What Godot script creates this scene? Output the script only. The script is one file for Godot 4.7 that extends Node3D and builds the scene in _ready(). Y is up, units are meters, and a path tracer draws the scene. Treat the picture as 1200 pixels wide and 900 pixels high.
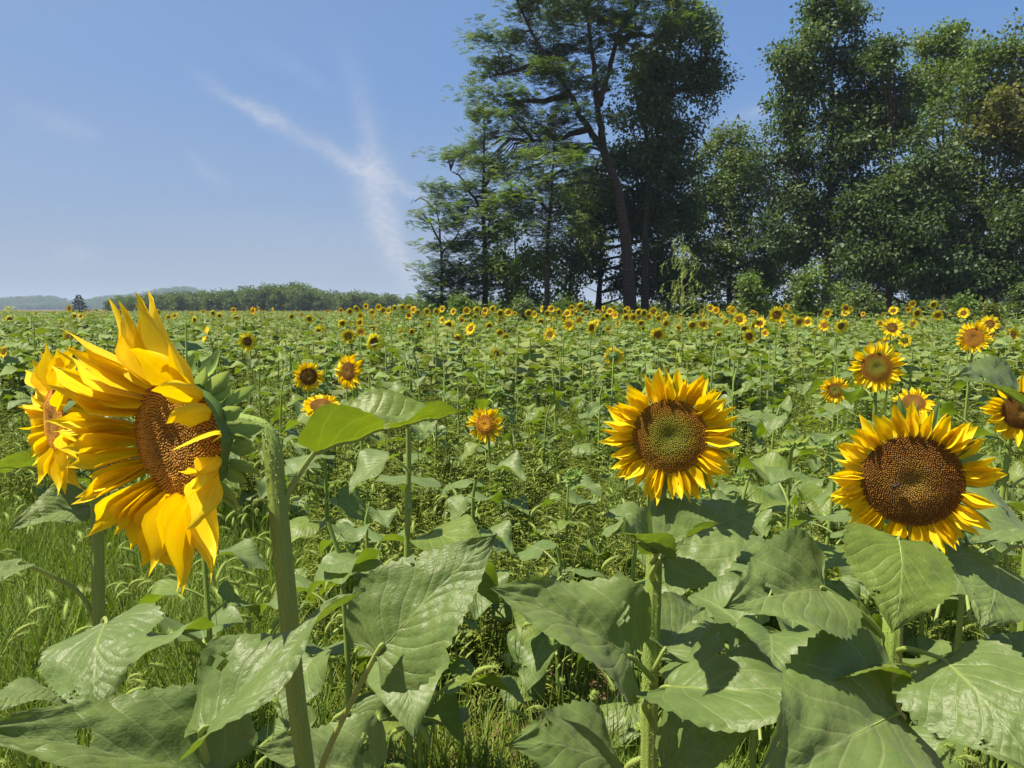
extends Node3D

# A sunflower field at noon: four large sunflowers close by, rows of smaller ones among weeds, a wood behind.

var rng := RandomNumberGenerator.new()
var used := {}
var M := {}
var leaf_hi: Array[ArrayMesh] = []
var leaf_mid: Array[ArrayMesh] = []
var petal_hi: Array[ArrayMesh] = []
var petal_ring: Array[ArrayMesh] = []
var disc_mesh := {}
var bract_mesh: ArrayMesh
var bract_ring: ArrayMesh
var back_mesh: ArrayMesh
var stem_unit: Array[ArrayMesh] = []
var bud_mesh: ArrayMesh
var clump := {}

# ------------------------------------------------------------------ geometry helpers
class Geo:
	var v := PackedVector3Array()
	var n := PackedVector3Array()
	var uv := PackedVector2Array()
	var c := PackedColorArray()
	var idx := PackedInt32Array()
	func grid(p: PackedVector3Array, rows: int, cols: int, tex: PackedVector2Array, col := Color.WHITE, skip := {}) -> void:
		var at := v.size()
		for i in rows:
			for j in cols:
				var a: Vector3 = p[mini(i + 1, rows - 1) * cols + j] - p[maxi(i - 1, 0) * cols + j]
				var b: Vector3 = p[i * cols + mini(j + 1, cols - 1)] - p[i * cols + maxi(j - 1, 0)]
				var m := a.cross(b)
				if m.length_squared() < 1e-16:
					var i2 := 1 if i == 0 else rows - 2
					a = p[mini(i2 + 1, rows - 1) * cols + j] - p[maxi(i2 - 1, 0) * cols + j]
					b = p[i2 * cols + mini(j + 1, cols - 1)] - p[i2 * cols + maxi(j - 1, 0)]
					m = a.cross(b)
				n.append(m.normalized() if m.length_squared() > 1e-18 else Vector3.UP)
				c.append(col)
		v.append_array(p)
		uv.append_array(tex)
		for i in rows - 1:
			for j in cols - 1:
				var q := at + i * cols + j
				if skip.has(i * cols + j):
					continue
				idx.append_array(PackedInt32Array([q, q + cols + 1, q + cols, q, q + 1, q + cols + 1]))
	func tube(path: PackedVector3Array, rad: PackedFloat32Array, sides: int, ridge := 0.0, ridges := 0, col := Color.WHITE, vscale := 1.0) -> void:
		var rows := path.size()
		var p := PackedVector3Array()
		var t := PackedVector2Array()
		var axis := Vector3.ZERO
		var far := 0.0
		for i in rows:
			var tan := (path[mini(i + 1, rows - 1)] - path[maxi(i - 1, 0)]).normalized()
			if i == 0:
				axis = tan.cross(Vector3.RIGHT if absf(tan.x) < 0.8 else Vector3.FORWARD).normalized()
			else:
				far += path[i].distance_to(path[i - 1])
				axis = (axis - tan * axis.dot(tan)).normalized()
			var other := tan.cross(axis)
			for j in sides + 1:
				var ang := TAU * j / sides
				var r := rad[i] * (1.0 + ridge * cos(ang * ridges))
				p.append(path[i] + (axis * cos(ang) - other * sin(ang)) * r)
				t.append(Vector2(float(j) / sides, far * vscale))
		grid(p, rows, sides + 1, t, col)
	func leaf_face(at: Vector3, along: Vector3, across: Vector3, col := Color.WHITE) -> void:
		# a small pointed leaf bent along its middle: four triangles
		var up := across.cross(along).normalized()
		var bend := up * along.length() * 0.12
		var q := v.size()
		v.append_array(PackedVector3Array([at, at + along * 0.45 + across * 0.5 + bend * 0.3, at + along * 0.5 - bend * 0.6, at + along * 0.45 - across * 0.5 + bend * 0.3, at + along - bend]))
		for k in 5:
			n.append(up)
			c.append(col)
		uv.append_array(PackedVector2Array([Vector2(0, .5), Vector2(.45, 1), Vector2(.5, .5), Vector2(.45, 0), Vector2(1, .5)]))
		idx.append_array(PackedInt32Array([q, q + 2, q + 1, q, q + 3, q + 2, q + 1, q + 2, q + 4, q + 2, q + 3, q + 4]))
	func blade(at: Vector3, dir: Vector3, side: Vector3, length: float, width: float, droop: float, segs := 3, col := Color.WHITE) -> void:
		var p := PackedVector3Array()
		var t := PackedVector2Array()
		for i in segs + 1:
			var u := float(i) / segs
			var mid := at + dir * length * u + Vector3.DOWN * droop * length * u * u
			var hw := width * 0.5 * (1.0 - pow(u, 1.6)) + 0.0004
			p.append(mid - side * hw)
			p.append(mid + side * hw)
			t.append(Vector2(0, u))
			t.append(Vector2(1, u))
		grid(p, segs + 1, 2, t, col)
	func surface_to(m: ArrayMesh, mat: Material, with_color := false) -> void:
		if idx.is_empty():
			return
		var a := []
		a.resize(Mesh.ARRAY_MAX)
		a[Mesh.ARRAY_VERTEX] = v
		a[Mesh.ARRAY_NORMAL] = n
		a[Mesh.ARRAY_TEX_UV] = uv
		if with_color:
			a[Mesh.ARRAY_COLOR] = c
		a[Mesh.ARRAY_INDEX] = idx
		m.add_surface_from_arrays(Mesh.PRIMITIVE_TRIANGLES, a)
		m.surface_set_material(m.get_surface_count() - 1, mat)
	func merge(o: Geo, x: Transform3D) -> void:
		var at := v.size()
		v.append_array(x * o.v)
		var b := x.basis
		for k in o.n:
			n.append((b * k).normalized())
		uv.append_array(o.uv)
		c.append_array(o.c)
		for k in o.idx:
			idx.append(k + at)

func made(g: Geo, mat: Material, with_color := false) -> ArrayMesh:
	var m := ArrayMesh.new()
	g.surface_to(m, mat, with_color)
	return m

func numbered(s: String) -> String:
	if not used.has(s):
		used[s] = 0
		return s
	used[s] += 1
	return "%s_%03d" % [s, used[s]]

func tag(o: Node, label: String, category: String, group := "") -> Node:
	o.set_meta("label", label)
	o.set_meta("category", category)
	if group:
		o.set_meta("group", group)
	return o

func thing(called: String, at: Vector3, label: String, category: String, group := "") -> Node3D:
	var o := Node3D.new()
	o.name = numbered(called)
	add_child(o)
	o.position = at
	tag(o, label, category, group)
	return o

func part(called: String, mesh: Mesh, parent: Node, x := Transform3D(), mat: Material = null) -> MeshInstance3D:
	var o := MeshInstance3D.new()
	o.name = called
	o.mesh = mesh
	if mat:
		o.material_override = mat
	parent.add_child(o, true)
	o.transform = x
	return o

func many(called: String, mesh: Mesh, xs: Array, cols: Array, parent: Node) -> MultiMeshInstance3D:
	var mm := MultiMesh.new()
	mm.transform_format = MultiMesh.TRANSFORM_3D
	mm.use_colors = not cols.is_empty()
	mm.mesh = mesh
	mm.instance_count = xs.size()
	var st := 16 if mm.use_colors else 12
	var b := PackedFloat32Array()
	b.resize(xs.size() * st)
	for k in xs.size():
		var x: Transform3D = xs[k]
		var o := k * st
		for r in 3:
			b[o + r * 4] = x.basis.x[r]
			b[o + r * 4 + 1] = x.basis.y[r]
			b[o + r * 4 + 2] = x.basis.z[r]
			b[o + r * 4 + 3] = x.origin[r]
		if st == 16:
			var q: Color = cols[k]
			b[o + 12] = q.r
			b[o + 13] = q.g
			b[o + 14] = q.b
			b[o + 15] = 1.0
	mm.buffer = b
	var i := MultiMeshInstance3D.new()
	i.name = numbered(called) if parent == self else called
	i.multimesh = mm
	parent.add_child(i, true)
	return i

func lin(r: float, g: float, b: float) -> Color:
	return Color(r, g, b).linear_to_srgb()

func material(called: String, col: Color, rough := 0.6, spec := 0.5, back := Color.BLACK) -> StandardMaterial3D:
	var m := StandardMaterial3D.new()
	m.resource_name = called
	m.albedo_color = col
	m.roughness = rough
	m.metallic_specular = spec
	m.cull_mode = BaseMaterial3D.CULL_DISABLED
	if back != Color.BLACK:
		m.backlight_enabled = true
		m.backlight = back
	M[called] = m
	return m

func noise(sd: int, freq: float, octaves := 3) -> FastNoiseLite:
	var f := FastNoiseLite.new()
	f.seed = sd
	f.frequency = freq
	f.noise_type = FastNoiseLite.TYPE_SIMPLEX_SMOOTH
	f.fractal_octaves = octaves
	return f

func noise_tex(sd: int, freq: float, a: Color, b: Color, size := 512, octaves := 4) -> NoiseTexture2D:
	var t := NoiseTexture2D.new()
	t.width = size
	t.height = size
	t.seamless = true
	t.noise = noise(sd, freq, octaves)
	var g := Gradient.new()
	g.set_color(0, a)
	g.set_color(1, b)
	g.set_offset(0, 0.25)
	g.set_offset(1, 0.75)
	t.color_ramp = g
	return t

func smooth_path(pts: Array, per := 4) -> PackedVector3Array:
	var out := PackedVector3Array()
	for i in pts.size() - 1:
		var p0: Vector3 = pts[maxi(i - 1, 0)]
		var p1: Vector3 = pts[i]
		var p2: Vector3 = pts[i + 1]
		var p3: Vector3 = pts[mini(i + 2, pts.size() - 1)]
		for k in per:
			var t := float(k) / per
			out.append(0.5 * ((2.0 * p1) + (p2 - p0) * t + (2.0 * p0 - 5.0 * p1 + 4.0 * p2 - p3) * t * t + (3.0 * p1 - p0 - 3.0 * p2 + p3) * t * t * t))
	out.append(pts[-1])
	return out

func curve_at(c: Array, u: float) -> float:
	for i in c.size() - 1:
		if u <= c[i + 1][0]:
			var t: float = (u - c[i][0]) / (c[i + 1][0] - c[i][0])
			var p0: float = c[maxi(i - 1, 0)][1]
			var p3: float = c[mini(i + 2, c.size() - 1)][1]
			var p1: float = c[i][1]
			var p2: float = c[i + 1][1]
			return maxf(0.0, 0.5 * (2.0 * p1 + (p2 - p0) * t + (2.0 * p0 - 5.0 * p1 + 4.0 * p2 - p3) * t * t + (3.0 * p1 - p0 - 3.0 * p2 + p3) * t * t * t))
	return c[-1][1]

# ------------------------------------------------------------------ setting up
func _ready() -> void:
	rng.seed = 20
	camera_and_light()
	materials()
	ground_and_far()
	print("far ", Time.get_ticks_msec())
	wood()
	print("wood ", Time.get_ticks_msec())
	plant_shapes()
	print("shapes ", Time.get_ticks_msec())
	near_sunflowers()
	field()
	print("field ", Time.get_ticks_msec())
	weeds_and_grass()
	print("weeds ", Time.get_ticks_msec())

func camera_and_light() -> void:
	var cam := Camera3D.new()
	cam.name = "camera"
	cam.fov = 53.13
	cam.near = 0.05
	cam.far = 6000.0
	add_child(cam)
	cam.position = Vector3(0, 1.55, 0)
	cam.rotation = Vector3(-atan(88.0 / 900.0), 0, 0)
	cam.current = true
	var sun := DirectionalLight3D.new()
	sun.name = "sun"
	sun.light_energy = 1.6
	sun.light_color = Color(1.0, 0.955, 0.88)
	sun.light_angular_distance = 0.53
	sun.shadow_enabled = true
	add_child(sun)
	sun.look_at_from_position(Vector3.ZERO, -SUN, Vector3.FORWARD)
	var env := Environment.new()
	env.background_mode = Environment.BG_SKY
	env.tonemap_mode = Environment.TONE_MAPPER_LINEAR
	env.tonemap_exposure = 2.0
	env.sdfgi_enabled = true
	env.ssao_enabled = true
	env.ssil_enabled = true
	env.fog_enabled = true
	env.fog_density = 0.00034
	env.fog_light_color = Color(0.76, 0.84, 0.94)
	var sky := Sky.new()
	var pm := PanoramaSkyMaterial.new()
	pm.panorama = ImageTexture.create_from_image(sky_image())
	sky.sky_material = pm
	env.sky = sky
	var we := WorldEnvironment.new()
	we.name = "world"
	we.environment = env
	add_child(we)

const SUN := Vector3(-0.46, 0.88, 0.07)

func sky_image() -> Image:
	# clear summer sky: paler near the ground and towards the sun, thin old contrails
	var w := 512
	var h := 256
	var px := PackedFloat32Array()
	px.resize(w * h * 3)
	var s := SUN.normalized()
	var stops := [[0.0, Color(.335, .395, .475)], [3.0, Color(.315, .395, .515)], [8.0, Color(.240, .360, .565)], [16.0, Color(.150, .290, .570)], [25.0, Color(.11, .235, .51)], [45.0, Color(.085, .195, .45)], [90.0, Color(.07, .165, .40)]]
	for y in h:
		var el := 90.0 - (y + 0.5) / h * 180.0
		var e := maxf(el, 0.0)
		var base: Color = stops[0][1]
		for k in stops.size() - 1:
			if e >= stops[k][0]:
				base = stops[k][1].lerp(stops[k + 1][1], smoothstep(stops[k][0], stops[k + 1][0], e) * 0.4 + 0.6 * clampf((e - stops[k][0]) / (stops[k + 1][0] - stops[k][0]), 0, 1))
		var pale := Color(.42, .49, .62)
		for x in w:
			var az := (x + 0.5) / w * TAU
			var d := Vector3(sin(az) * cos(deg_to_rad(e)), sin(deg_to_rad(e)), -cos(az) * cos(deg_to_rad(e)))
			var near := maxf(0.0, d.dot(s))
			var k := 0.9 * pow(near, 1.5)
			var c := base.lerp(pale, clampf(k, 0, 1))
			var o := (y * w + x) * 3
			px[o] = c.r * 0.578
			px[o + 1] = c.g * 0.578
			px[o + 2] = c.b * 0.578
	var im := Image.create_from_data(w, h, false, Image.FORMAT_RGBF, px.to_byte_array())
	im.resize(4096, 2048, Image.INTERPOLATE_CUBIC)
	var rag := noise(5, 0.035, 4)
	var fine := noise(8, 0.11, 3)
	for t in TRAILS:
		trail(im, t, 0.0, rag, fine)
	# older trails elsewhere round the sky
	for k in 9:
		var turned := rng.randf_range(50.0, 310.0)
		trail(im, TRAILS[k % 5], turned, rag, fine)
	return im

func trail(im: Image, t: Array, turned: float, rag: FastNoiseLite, fine: FastNoiseLite) -> void:
	var lo := Vector2(1e9, 1e9)
	var hi := Vector2(-1e9, -1e9)
	for p in t:
		lo = lo.min(Vector2(p[0] - p[2] * 3, p[1] - p[2] * 3))
		hi = hi.max(Vector2(p[0] + p[2] * 3, p[1] + p[2] * 3))
	var ppd := 4096.0 / 360.0
	var veil := Color(.325, .34, .385)
	for y in range(int((90.0 - hi.y) * ppd), int((90.0 - lo.y) * ppd) + 1):
		for x in range(int(lo.x * ppd), int(hi.x * ppd) + 1):
			var q := Vector2(x / ppd, 90.0 - y / ppd)
			q += Vector2(rag.get_noise_2d(x, y), rag.get_noise_2d(x + 900, y)) * 0.3
			var best := 0.0
			for i in t.size() - 1:
				var a := Vector2(t[i][0], t[i][1])
				var b := Vector2(t[i + 1][0], t[i + 1][1])
				var ab := b - a
				var u := clampf((q - a).dot(ab) / ab.length_squared(), 0, 1)
				var dd := q.distance_to(a + ab * u) / lerpf(t[i][2], t[i + 1][2], u)
				if dd < 2.6:
					best = maxf(best, lerpf(t[i][3], t[i + 1][3], u) * exp(-dd * dd * 0.9))
			if best > 0.004:
				best *= 0.7 + 0.4 * fine.get_noise_2d(x * 0.8 + y * 0.5, y * 1.7 - x * 0.4)
				var xx := posmod(x + int(turned * ppd), 4096)
				if y >= 0 and y < 1023:
					im.set_pixel(xx, y, im.get_pixel(xx, y).lerp(veil, clampf(best, 0, 0.9)))

# ------------------------------------------------------------------ materials
func materials() -> void:
	var soil := material("soil", Color.WHITE, 0.95, 0.2)
	soil.albedo_texture = noise_tex(3, 0.02, lin(.085, .05, .028), lin(.23, .14, .08), 1024, 5)
	soil.uv1_triplanar = true
	soil.uv1_world_triplanar = true
	soil.uv1_scale = Vector3.ONE * 0.6
	soil.heightmap_enabled = true
	soil.heightmap_texture = noise_tex(4, 0.03, Color.BLACK, Color.WHITE, 512, 5)
	soil.heightmap_scale = 3.0
	material("hill_soil", lin(.05, .075, .03), 0.95, 0.1)
	leaf_material()
	var st := material("stem", Color.WHITE, 0.6, 0.4)
	st.albedo_texture = streak_tex(lin(.14, .22, .035), lin(.25, .33, .07), 7)
	st.uv1_scale = Vector3(3, 1, 1)
	material("stalk", lin(.24, .31, .08), 0.55, 0.4, lin(.3, .35, .1))
	var pe := material("petal", Color.WHITE, 0.55, 0.35, lin(.78, .74, .05))
	pe.albedo_texture = streak_tex(lin(.80, .52, .003), lin(.93, .78, .018), 4)
	var pf := material("petal_far", lin(.86, .62, .010), 0.6, 0.3, lin(.75, .71, .05))
	pf.vertex_color_use_as_albedo = true
	var dc := material("disc", Color.WHITE, 0.75, 0.3)
	dc.vertex_color_use_as_albedo = true
	material("bract", lin(.11, .19, .05), 0.55, 0.4, lin(.35, .45, .1))
	material("hair", lin(.30, .38, .16), 0.6, 0.3, lin(.5, .5, .4))
	var bark := material("bark", Color.WHITE, 0.9, 0.2)
	bark.albedo_texture = noise_tex(11, 0.03, lin(.05, .038, .028), lin(.19, .15, .115), 512, 5)
	bark.uv1_triplanar = true
	bark.uv1_world_triplanar = true
	bark.uv1_scale = Vector3(2.2, 0.5, 2.2)
	bark.heightmap_enabled = true
	bark.heightmap_texture = noise_tex(12, 0.04, Color.BLACK, Color.WHITE, 512, 5)
	bark.heightmap_scale = 5.0
	for k in [["airy", .130, .195, .100], ["broad", .095, .148, .060], ["dark", .085, .135, .054], ["light", .150, .220, .085], ["bright", .14, .21, .05], ["mid", .125, .180, .058], ["golden", .165, .18, .055], ["pale", .17, .215, .07], ["conifer", .02, .038, .018]]:
		var m := material("crown_" + k[0], lin(k[1], k[2], k[3]), 0.5, 0.4, lin(.72, .82, .16))
		m.vertex_color_use_as_albedo = true
	M.crown_conifer.roughness = 0.9
	M.crown_conifer.metallic_specular = 0.1
	M.crown_conifer.backlight_enabled = false
	var gr := material("grass", lin(.18, .25, .045), 0.6, 0.3, lin(.5, .58, .08))
	gr.vertex_color_use_as_albedo = true
	var we := material("weed", lin(.19, .245, .05), 0.6, 0.3, lin(.42, .48, .1))
	we.vertex_color_use_as_albedo = true
	material("foxtail", lin(.22, .30, .07), 0.7, 0.2, lin(.4, .4, .15))
	material("bee", lin(.02, .014, .008), 0.5, 0.4)
	var wing := material("bee_wing", Color(0.5, 0.45, 0.35, 0.4), 0.2, 0.5)
	wing.transparency = BaseMaterial3D.TRANSPARENCY_ALPHA

func streak_tex(a: Color, b: Color, sd: int) -> ImageTexture:
	# fibres that run along v
	var f := noise(sd, 0.05, 3)
	var g := noise(sd + 1, 0.02, 2)
	var im := Image.create(96, 192, false, Image.FORMAT_RGB8)
	for y in 192:
		for x in 96:
			var ang := TAU * x / 96.0
			var t := 0.5 + 0.55 * f.get_noise_3d(cos(ang) * 90.0, sin(ang) * 90.0, y * 0.10) + 0.25 * g.get_noise_3d(cos(ang) * 40.0, sin(ang) * 40.0, y * 0.8)
			im.set_pixel(x, y, a.lerp(b, clampf(t, 0, 1)))
	return ImageTexture.create_from_image(im)

func leaf_material() -> void:
	var n := 384
	var im := Image.create(n, n, false, Image.FORMAT_RGB8)
	var hm := Image.create(n, n, false, Image.FORMAT_L8)
	var cell := FastNoiseLite.new()
	cell.seed = 3
	cell.noise_type = FastNoiseLite.TYPE_CELLULAR
	cell.cellular_return_type = FastNoiseLite.RETURN_DISTANCE2_SUB
	cell.frequency = 0.055
	var patch := noise(31, 0.012, 4)
	var speck := noise(32, 0.15, 2)
	var blot := noise(33, 0.06, 3)
	for y in n:
		var s := absf((y + 0.5) / n * 2.0 - 1.0)
		for x in n:
			var u := (x + 0.5) / n
			# side veins leave the midrib and sweep towards the tip
			var vc := vein_coord(u, s)
			var fr := absf(vc - roundf(vc))
			var side := clampf(1.0 - fr / lerpf(0.075, 0.03, s), 0, 1)
			side *= 1.0 - smoothstep(0.8, 1.0, s)
			var mid := clampf(1.0 - s / lerpf(0.055, 0.03, u), 0, 1)
			var sub := clampf(0.22 - (cell.get_noise_2d(x, y) + 1.0) * 0.5, 0, 0.22) / 0.22
			var vein := maxf(mid, side * 0.75)
			var t := 0.5 + 0.5 * patch.get_noise_2d(x, y) + 0.14 * speck.get_noise_2d(x, y)
			var c := Color(.128, .196, .044).lerp(Color(.188, .262, .074), clampf(t, 0, 1))
			c = c.lerp(Color(.17, .25, .09), sub * 0.42)
			c = c.lerp(Color(.20, .15, .06), 0.75 * smoothstep(.46, .56, blot.get_noise_2d(x, y)))
			c = c.lerp(Color(.30, .37, .15), vein * 0.75)
			im.set_pixel(x, y, c.linear_to_srgb())
			var bulge := sin(PI * clampf(fr * 2.0, 0, 1)) * 0.55
			hm.set_pixel(x, y, Color.WHITE * clampf(0.25 + bulge * 0.6 - 0.25 * vein - sub * 0.2 + 0.03 * patch.get_noise_2d(x * 4, y * 4), 0, 1))
	var ti := ImageTexture.create_from_image(im)
	var th := ImageTexture.create_from_image(hm)
	for k in [["leaf_0", Color(1, 1, 1)], ["leaf_1", Color(1.0, 1.0, 1.0)], ["leaf_2", Color(1.0, 1.0, .78)]]:
		var m := material(k[0], k[1], 0.45, 0.45, lin(.78, .84, .10))
		m.albedo_texture = ti
		m.heightmap_enabled = true
		m.heightmap_texture = th
		m.heightmap_scale = 0.16
		m.rim_enabled = true
		m.rim = 0.15
	M["leaf_0"].albedo_color = lin(.88, .92, .88)
	M["leaf_1"].albedo_color = lin(1, 1, 1)
	M["leaf_2"].albedo_color = lin(1, 1, .62)
	var lf := material("leaf_far", lin(.175, .235, .066), 0.6, 0.35, lin(.6, .66, .12))
	lf.vertex_color_use_as_albedo = true

func vein_coord(u: float, s: float) -> float:
	return (pow(u, 0.85) - 0.30 * pow(s, 0.8)) * 6.5 + 0.35 * sin(u * 7.0 + s * 2.0)

# ------------------------------------------------------------------ shapes of the sunflower
const LEAF_OUT := [[0.0, 0.0], [0.03, 0.34], [0.08, 0.66], [0.16, 0.90], [0.27, 1.0], [0.4, 0.95], [0.55, 0.77], [0.7, 0.53], [0.83, 0.29], [0.93, 0.11], [1.0, 0.0]]

func leaf_geo(sd: int, nu: int, nv: int, fold: float, droop: float, twist: float, wave: float, pucker: float, tooth: float, holes := 0) -> Geo:
	var r := RandomNumberGenerator.new()
	r.seed = sd
	var ph1 := r.randf() * TAU
	var ph2 := r.randf() * TAU
	var k1 := r.randf_range(7.0, 11.0)
	var k2 := r.randf_range(7.0, 11.0)
	var lump := noise(sd + 50, 2.2, 3)
	var cols := nv * 2 + 1
	var p := PackedVector3Array()
	var t := PackedVector2Array()
	var mid := Vector3.ZERO
	var ang := -droop * 0.45
	var last := 0.0
	for i in nu + 1:
		var u := float(i) / nu
		var dir := Vector3(cos(ang), -sin(ang), 0)
		var up := Vector3(sin(ang), cos(ang), 0)
		mid += dir * (u - last)
		last = u
		ang += droop / nu
		var w := 0.5 * curve_at(LEAF_OUT, u)
		var tw := twist * u
		for j in cols:
			var s := 1.0 - 2.0 * j / (cols - 1.0)
			var a := absf(s)
			var saw := fposmod(u * 19.0 + (0.4 if s > 0 else 0.0), 1.0)
			var e := 1.0 + tooth * (saw - 0.5) * pow(a, 6.0)
			var z := s * w * e
			var back := -0.17 * a * a * pow(1.0 - u, 3.0) * smoothstep(0.0, 0.06, u)
			var vc := vein_coord(u, a)
			var fr := absf(vc - roundf(vc)) * 2.0
			var y := absf(z) * tan(fold) - 0.55 * fold * z * z
			y += pucker * sin(PI * 0.5 * fr) * a * (1.0 - a * 0.7) * sin(PI * minf(1.0, u * 1.3))
			y += wave * a * a * w * 2.0 * sin(u * (k1 if s > 0 else k2) + (ph1 if s > 0 else ph2))
			y += 0.024 * lump.get_noise_2d(u * 1.5, s * 0.7) + 0.006 * lump.get_noise_2d(u * 3.0 + 9.0, s * 1.5)
			var off := Vector2(y, z).rotated(tw)
			p.append(mid + dir * back + up * off.x + Vector3(0, 0, off.y))
			t.append(Vector2(u, s * 0.5 + 0.5))
	# the tip comes to rest on +x at length one
	var tip := mid
	var turn := Basis(Vector3(0, 0, 1), -atan2(tip.y, tip.x))
	var k := 1.0 / tip.length()
	for i in p.size():
		p[i] = turn * p[i] * k
	var skip := {}
	for h in holes:
		var ci := r.randi_range(int(nu * 0.15), int(nu * 0.75))
		var cj := r.randi_range(1, cols - 3)
		if absi(cj - nv) < 2:
			continue
		for i in range(-2, 3):
			for j in range(-1, 2):
				if r.randf() < 0.55 - 0.18 * absi(i):
					skip[(ci + i) * cols + cj + j] = true
	var g := Geo.new()
	g.grid(p, nu + 1, cols, t, Color.WHITE, skip)
	return g

func midrib_geo(leaf: Geo, nu: int, nv: int, thick: float) -> Geo:
	var cols := nv * 2 + 1
	var path := PackedVector3Array()
	var rad := PackedFloat32Array()
	for i in range(0, nu + 1, 2):
		path.append(leaf.v[i * cols + nv] - leaf.n[i * cols + nv] * thick * 0.55)
		rad.append(thick * (1.0 - 0.9 * i / nu))
	var g := Geo.new()
	g.tube(path, rad, 6)
	return g

func petal_geo(sd: int, nu: int, nv: int, curl: float, channel: float, twist: float, wave: float) -> Geo:
	var r := RandomNumberGenerator.new()
	r.seed = sd
	var p := PackedVector3Array()
	var t := PackedVector2Array()
	var outl := [[0.0, 0.42], [0.12, 0.66], [0.3, 0.93], [0.45, 1.0], [0.62, 0.84], [0.78, 0.54], [0.90, 0.25], [1.0, 0.02]]
	var mid := Vector3.ZERO
	var ang := -curl * 0.3
	var ph := r.randf() * TAU
	var off := r.randf_range(-0.12, 0.12)
	for i in nu + 1:
		var u := float(i) / nu
		if i:
			mid += Vector3(cos(ang), sin(ang), 0) / nu
		ang += curl / nu * (0.4 + 1.2 * u)
		var w := 0.5 * curve_at(outl, u)
		for j in nv:
			var s := 1.0 - 2.0 * j / (nv - 1.0)
			var y := channel * (s * s - 0.3) * w * (1.2 - u) + 0.012 * cos(s * 9.0) * w * 2.0 + wave * w * s * sin(u * 6.0 + ph + s)
			var o := Vector2(y, s * w).rotated(twist * u)
			p.append(mid + Vector3(-sin(ang) * o.x, cos(ang) * o.x, o.y + off * u * u))
			t.append(Vector2(s * 0.25 + 0.5, u))
	var g := Geo.new()
	g.grid(p, nu + 1, nv, t)
	return g

func disc_geo(rad: float, count: int, dome: float, look: String, sd: int) -> ArrayMesh:
	# seed floor and several hundred florets in two crossing spirals
	var r := RandomNumberGenerator.new()
	r.seed = sd
	var g := Geo.new()
	var rings := 8
	var p := PackedVector3Array()
	var t := PackedVector2Array()
	for i in rings + 1:
		for j in 25:
			var q := float(i) / rings
			var a := TAU * j / 24.0
			p.append(Vector3(cos(a) * rad * q, sin(a) * rad * q, disc_height(q, rad, dome) - 0.001))
			t.append(Vector2(q, j / 24.0))
	g.grid(p, rings + 1, 25, t, Color(.10, .06, .012))
	var step := rad * sqrt(PI / count)
	for k in count:
		var q := sqrt((k + 0.5) / count)
		var a := k * 2.399963
		var c := floret_color(look, q, r)
		if q > 0.55 and r.randf() < 0.14:   # open florets with yellow anthers
			c = c.lerp(Color(.36, .19, .015), 0.4)
		var at := Vector3(cos(a) * rad * q, sin(a) * rad * q, disc_height(q, rad, dome)) + Vector3(r.randfn(), r.randfn(), 0) * step * 0.12
		var outw := Vector3(cos(a), sin(a), 0)
		var rise := step * r.randf_range(0.35, 0.6) * (1.15 if q > 0.6 else 0.8)
		var top := at + Vector3(0, 0, rise) + outw * step * 0.25 * q
		var w := step * 0.62
		var side := Vector3(-outw.y, outw.x, 0)
		var b := g.v.size()
		var ring := [outw, side, -outw, -side]
		for e in 4:
			var d: Vector3 = ring[e]
			g.v.append(at + d * w)
			g.v.append(top + d * w * 0.45)
			for z in 2:
				g.n.append((d + Vector3(0, 0, 0.25 + z * 0.7)).normalized())
				g.uv.append(Vector2(q, z))
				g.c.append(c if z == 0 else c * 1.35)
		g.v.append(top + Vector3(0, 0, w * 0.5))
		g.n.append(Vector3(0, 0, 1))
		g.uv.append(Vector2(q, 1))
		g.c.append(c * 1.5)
		for e in 4:
			var f := (e + 1) % 4
			g.idx.append_array(PackedInt32Array([b + e * 2, b + e * 2 + 1, b + f * 2 + 1, b + e * 2, b + f * 2 + 1, b + f * 2, b + e * 2 + 1, b + 8, b + f * 2 + 1]))
	return made(g, M.disc, true)

func disc_height(q: float, rad: float, dome: float) -> float:
	return rad * (dome * (1.0 - q * q) - 0.10 * exp(-q * q * 14.0))

func floret_color(look: String, q: float, r: RandomNumberGenerator) -> Color:
	var rows: Array = {
		"green": [[0.0, Color(.050, .055, .008)], [0.16, Color(.072, .080, .009)], [0.46, Color(.098, .090, .009)], [0.62, Color(.115, .072, .007)], [0.82, Color(.112, .054, .006)], [1.0, Color(.20, .10, .008)]],
		"dark": [[0.0, Color(.115, .080, .012)], [0.3, Color(.110, .062, .011)], [0.6, Color(.095, .044, .008)], [0.9, Color(.085, .036, .007)], [1.0, Color(.14, .062, .008)]],
		"gold": [[0.0, Color(.115, .055, .010)], [0.45, Color(.150, .075, .011)], [0.75, Color(.24, .115, .013)], [1.0, Color(.21, .085, .010)]],
		"bright": [[0.0, Color(.30, .16, .012)], [0.4, Color(.36, .18, .012)], [0.75, Color(.22, .09, .010)], [1.0, Color(.42, .2, .012)]]}[look]
	var c: Color = rows[-1][1]
	for k in rows.size() - 1:
		if q <= rows[k + 1][0]:
			c = rows[k][1].lerp(rows[k + 1][1], (q - rows[k][0]) / (rows[k + 1][0] - rows[k][0]))
			break
	var m := r.randf_range(1.6, 2.2)
	return Color(c.r * m, c.g * m * r.randf_range(.9, 1.1), c.b * m)

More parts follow.
